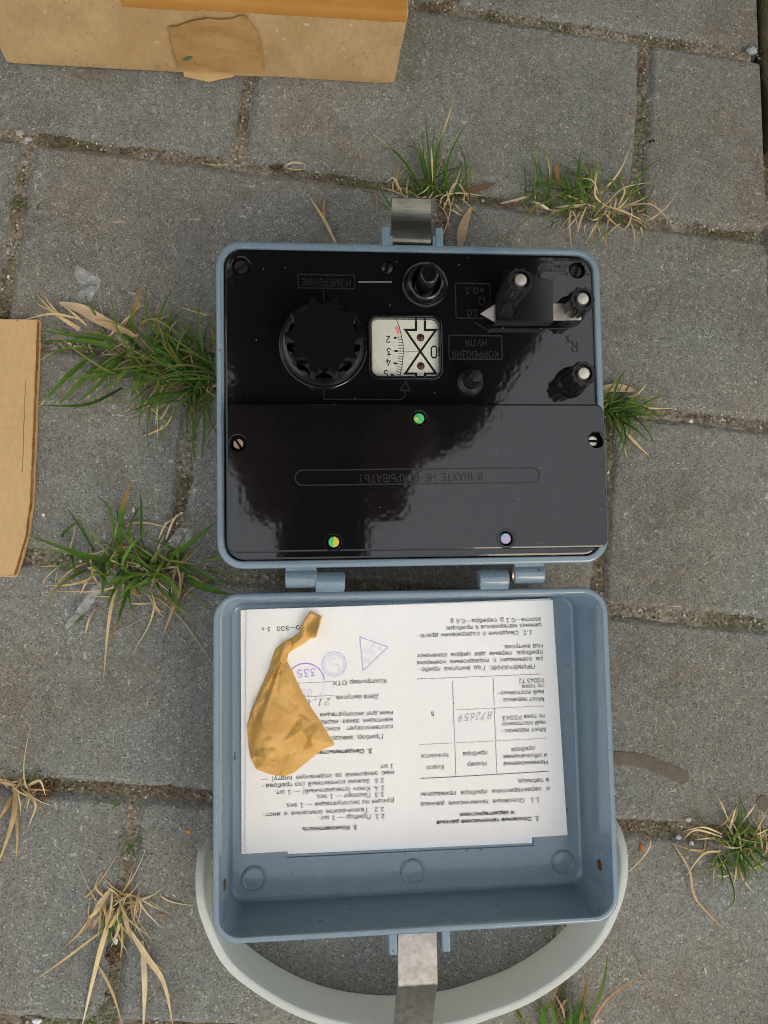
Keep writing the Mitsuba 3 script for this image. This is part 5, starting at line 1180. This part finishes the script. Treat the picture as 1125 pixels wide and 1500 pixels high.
pebble('pebble', 'tiny white bead left of the ragged tuft', (-117.60, 38.80), (1.0, 1.2, 0.9), (0.7, 0.7, 0.72))
pebble('pebble', 'flat white seed above the ragged tuft', (-77.70, 40.70), (0.8, 1.6, 0.5), (0.70, 0.64, 0.5))
pebble('pebble', 'white chalky crumb in the dry tuft', (-83.40, -148.00), (1.7, 2.2, 1.0), (0.7, 0.69, 0.65))
pebble('pebble', 'white foil crumb at the bottom left edge', (-115.40, -179.10), (2.6, 1.3, 0.9), (0.66, 0.68, 0.7))
pebble('pebble', 'bluish stone in the joint at the far left', (-128.40, 218.00), (2.2, 1.4, 1.0), (0.36, 0.38, 0.40))
pebble('pebble', 'larger grey stone beside the bluish one', (-132.30, 220.90), (2.4, 1.8, 1.0), (0.36, 0.34, 0.31))
pebble('pebble', 'glinting grey stone at the foot of the kerb', (236.80, 280.50), (3.8, 2.6, 1.8), (0.32, 0.34, 0.36))
pebble('bark_chip', 'orange bark chip right of the handle end', (155.90, -120.20), (1.2, 2.4, 0.7), (0.42, 0.14, 0.045), 'bark chip')
pebble('leaf_fragment', 'tiny orange leaf fragment left of the lid', (-52.00, -103.60), (1.3, 1.3, 0.5), OR, 'leaf fragment')
pebble('soil_crumb', 'dark soil crumb beside the upper right joint', (180.20, 228.40), (1.7, 1.0, 0.8), (0.035, 0.025, 0.018), 'soil crumb')
pebble('soil_crumb', 'brown soil lump at the left dry tuft', (-114.40, -83.30), (4.0, 4.6, 1.6), (0.13, 0.075, 0.035), 'soil crumb')
pebble('soil_crumb', 'dark brown soil lump in the joint above the dial knob', (-11.20, 208.00), (2.6, 2.0, 1.2), (0.10, 0.065, 0.03), 'soil crumb')
pebble('soil_crumb', 'rusty soil lump under the withered handle tuft', (-84.20, -154.50), (3.2, 4.0, 1.4), (0.12, 0.07, 0.04), 'soil crumb')
# loose crumbs strewn over the pavers
def pave_spot():
    return rng.uniform(-185, 250), rng.uniform(-190, 305), 0.02
m, c = stones(750, pave_spot, lambda: 0.16 + 0.42 * rng.random() ** 4, GRITC + [(0.6, 0.6, 0.58)])
put('crumbs', m, 'mat_grit', smooth=False, color=c)
tag('crumbs', 'loose crumbs and sand grains strewn over the pavers', 'crumbs', kind='stuff')

# ------------------------------------------------------------------ the photographer, out of the frame: squats at the far side and is mirrored in the black panel
import manifold3d as m3
def ball(p, r):
    return m3.Manifold.sphere(float(r), 20).translate([float(a) for a in p])
def bone(*js):
    """Hull chain through joints (x, y, z, r)."""
    out = None
    for a, b in zip(js[:-1], js[1:]):
        h = m3.Manifold.batch_hull([ball(a[:3], a[3]), ball(b[:3], b[3])])
        out = h if out is None else out + h
    return out
def organic(m, L=14.0, it=8):
    m = m.refine_to_length(L); q = m.to_mesh()
    t_ = trimesh.Trimesh(q.vert_properties[:, :3], q.tri_verts, process=True)
    trimesh.smoothing.filter_taubin(t_, iterations=it); return t_
def figure(e):
    """Trunk, limbs grown by e."""
    g = lambda *j: bone(*[(a, b, c, r + e) for a, b, c, r in j])
    trunk = g((130, 720, 330, 125), (140, 640, 480, 115), (138, 460, 650, 125), (130, 360, 740, 105)) + g((60, 720, 320, 95), (210, 720, 320, 95)) + g((-50, 300, 770, 60), (100, 285, 790, 82), (245, 300, 770, 60)) + g((15, 360, 700, 92), (190, 360, 700, 92))
    legs = g((55, 720, 300, 85), (-70, 480, 400, 62), (-40, 560, 230, 54), (-20, 640, 70, 42)) + g((215, 720, 300, 85), (330, 480, 400, 62), (300, 560, 230, 54), (280, 640, 70, 42))
    arms = g((-50, 300, 770, 52), (2, 165, 600, 43), (-40, 105, 430, 30)) + g((245, 300, 770, 52), (142, 165, 600, 43), (80, 105, 430, 30))
    return trunk, legs, arms
def hand(s):
    """Palm, four fingers curled under the phone's edge and a thumb on its face; s = -1 left, 1 right."""
    x = lambda v: 20 + s * v
    h = bone((x(70), 108, 430, 27), (x(58), 92, 418, 24), (x(52), 72, 410, 20)) + bone((x(56), 100, 416, 19), (x(52), 50, 408, 16))
    for k, (y, ln) in enumerate(((98, 0.9), (80, 1.0), (62, 1.0), (45, 0.85))):
        h += bone((x(56), y, 412, 10.5), (x(52), y - 3, 396, 9.5), (x(44), y - 5, 387.5, 8.5), (x(44 - 12 * ln), y - 6, 386.5, 7.8))
    return h + bone((x(60), 98, 424, 13), (x(46), 80, 420, 11), (x(28), 64, 416, 9.5))
PE = 'person'
tr, lg, ar = figure(0)
neck = bone((112, 345, 778, 58), (104, 265, 838, 54))
skull = m3.Manifold.sphere(100, 48).scale([0.76, 0.92, 1.12]).rotate([62, 0, 0]).translate([100, 205, 858])
jaw = bone((100, 182, 808, 52), (98, 152, 790, 34))
nose = bone((98, 134, 858, 10), (98, 110, 826, 15)); ears = bone((24, 212, 850, 17), (22, 202, 826, 12)) + bone((176, 212, 850, 17), (178, 202, 826, 12))
lips = bone((80, 128, 804, 7), (98, 123, 802, 8), (116, 128, 804, 7)); brow = bone((66, 142, 880, 10), (98, 134, 884, 9), (130, 142, 880, 10))
body = organic(tr + lg + ar + neck + skull + jaw + nose + ears + lips + brow + hand(-1) + hand(1), 13, 6)
put(PE, body, 'mat_skin', WORLD, True)
tag(PE, 'crouching person in dark clothes bending over and holding a phone with both hands', 'person')
ja, _, _ = figure(13)
sl = bone((-50, 300, 770, 70), (2, 165, 600, 60), (-36, 122, 458, 46)) + bone((245, 300, 770, 70), (142, 165, 600, 60), (78, 122, 458, 46))
put(PE + '__jacket', organic(ja + sl + bone((120, 345, 785, 95), (110, 285, 825, 84)), 16, 8), 'mat_cloth', WORLD, True)
_, tl, _ = figure(11)
put(PE + '__trousers', organic(tl + bone((60, 735, 315, 108), (210, 735, 315, 108)), 16, 8), 'mat_cloth', WORLD, True)
for xx in (-20, 280):
    put(PE + '__shoe', organic(bone((xx, 665, 45, 44), (xx, 600, 38, 38), (xx, 500, 28, 28)) + bone((xx, 650, 30, 40), (xx, 640, 80, 44)), 12, 6), 'mat_cloth', WORLD, True)
hair = m3.Manifold.sphere(108, 48).scale([0.80, 0.95, 1.14]).rotate([62, 0, 0]).translate([100, 217, 870]) - m3.Manifold.cube([400, 200, 400], True).rotate([-20, 0, 0]).translate([100, 85, 808])
put(PE + '__hair', organic(hair, 10, 5), 'mat_cloth', WORLD, True)
ph = loft([rrz(74, 150, 9, z, o, (16, 52)) for z, o in ((388, -1.5), (388.6, -0.3), (390, 0), (395.5, 0), (397, -0.5), (397.4, -1.6))], True, True)
put('phone', ph, 'mat_phone', WORLD, 35)
tag('phone', 'dark phone held flat above the instrument by the crouching person', 'phone')

# ------------------------------------------------------------------ the house behind the photographer: shades the far side, its edge shows in the glossy panel
H = 'house'
tag(H, 'rendered house wall with two windows standing beyond the paving', 'house')
HYY, HH = 2150.0, 6000.0
wl = box(-5000, 0, 4500, HH)
wins = [box(-2600, 1000, -1500, 2500), box(900, 1000, 2000, 2500)]
hm = flat(wl.difference(union_all(wins)), 0, 300.0)
UP = np.array([[1, 0, 0, 0], [0, 0, -1, (HYY + 300) / 1000], [0, 1, 0, -0.014], [0, 0, 0, 1.0]])
put(H + '__wall', hm, 'mat_plaster', UP, 20)
for w_ in wins:
    k_ = put(H + '__window', flat(w_.buffer(-1).difference(w_.buffer(-70, join_style='mitre')), 120, 80.0), 'mat_window', UP, 20)
    put(k_ + '__pane', flat(w_.buffer(-60, join_style='mitre'), 160.0), 'mat_bakelite_smooth', UP, False)
rf = trimesh.creation.extrude_polygon(Polygon([(-350, HH - 20), (2600, HH + 1900), (2600, HH + 1750), (-350, HH - 170)]), 9900, engine='earcut')
v = np.array(rf.vertices); rf = tm(np.column_stack([v[:, 2] - 5200, v[:, 0] + HYY + 330, v[:, 1]]), rf.faces[:, ::-1])
put(H + '__roof', rf, 'mat_roof', WORLD, 20)
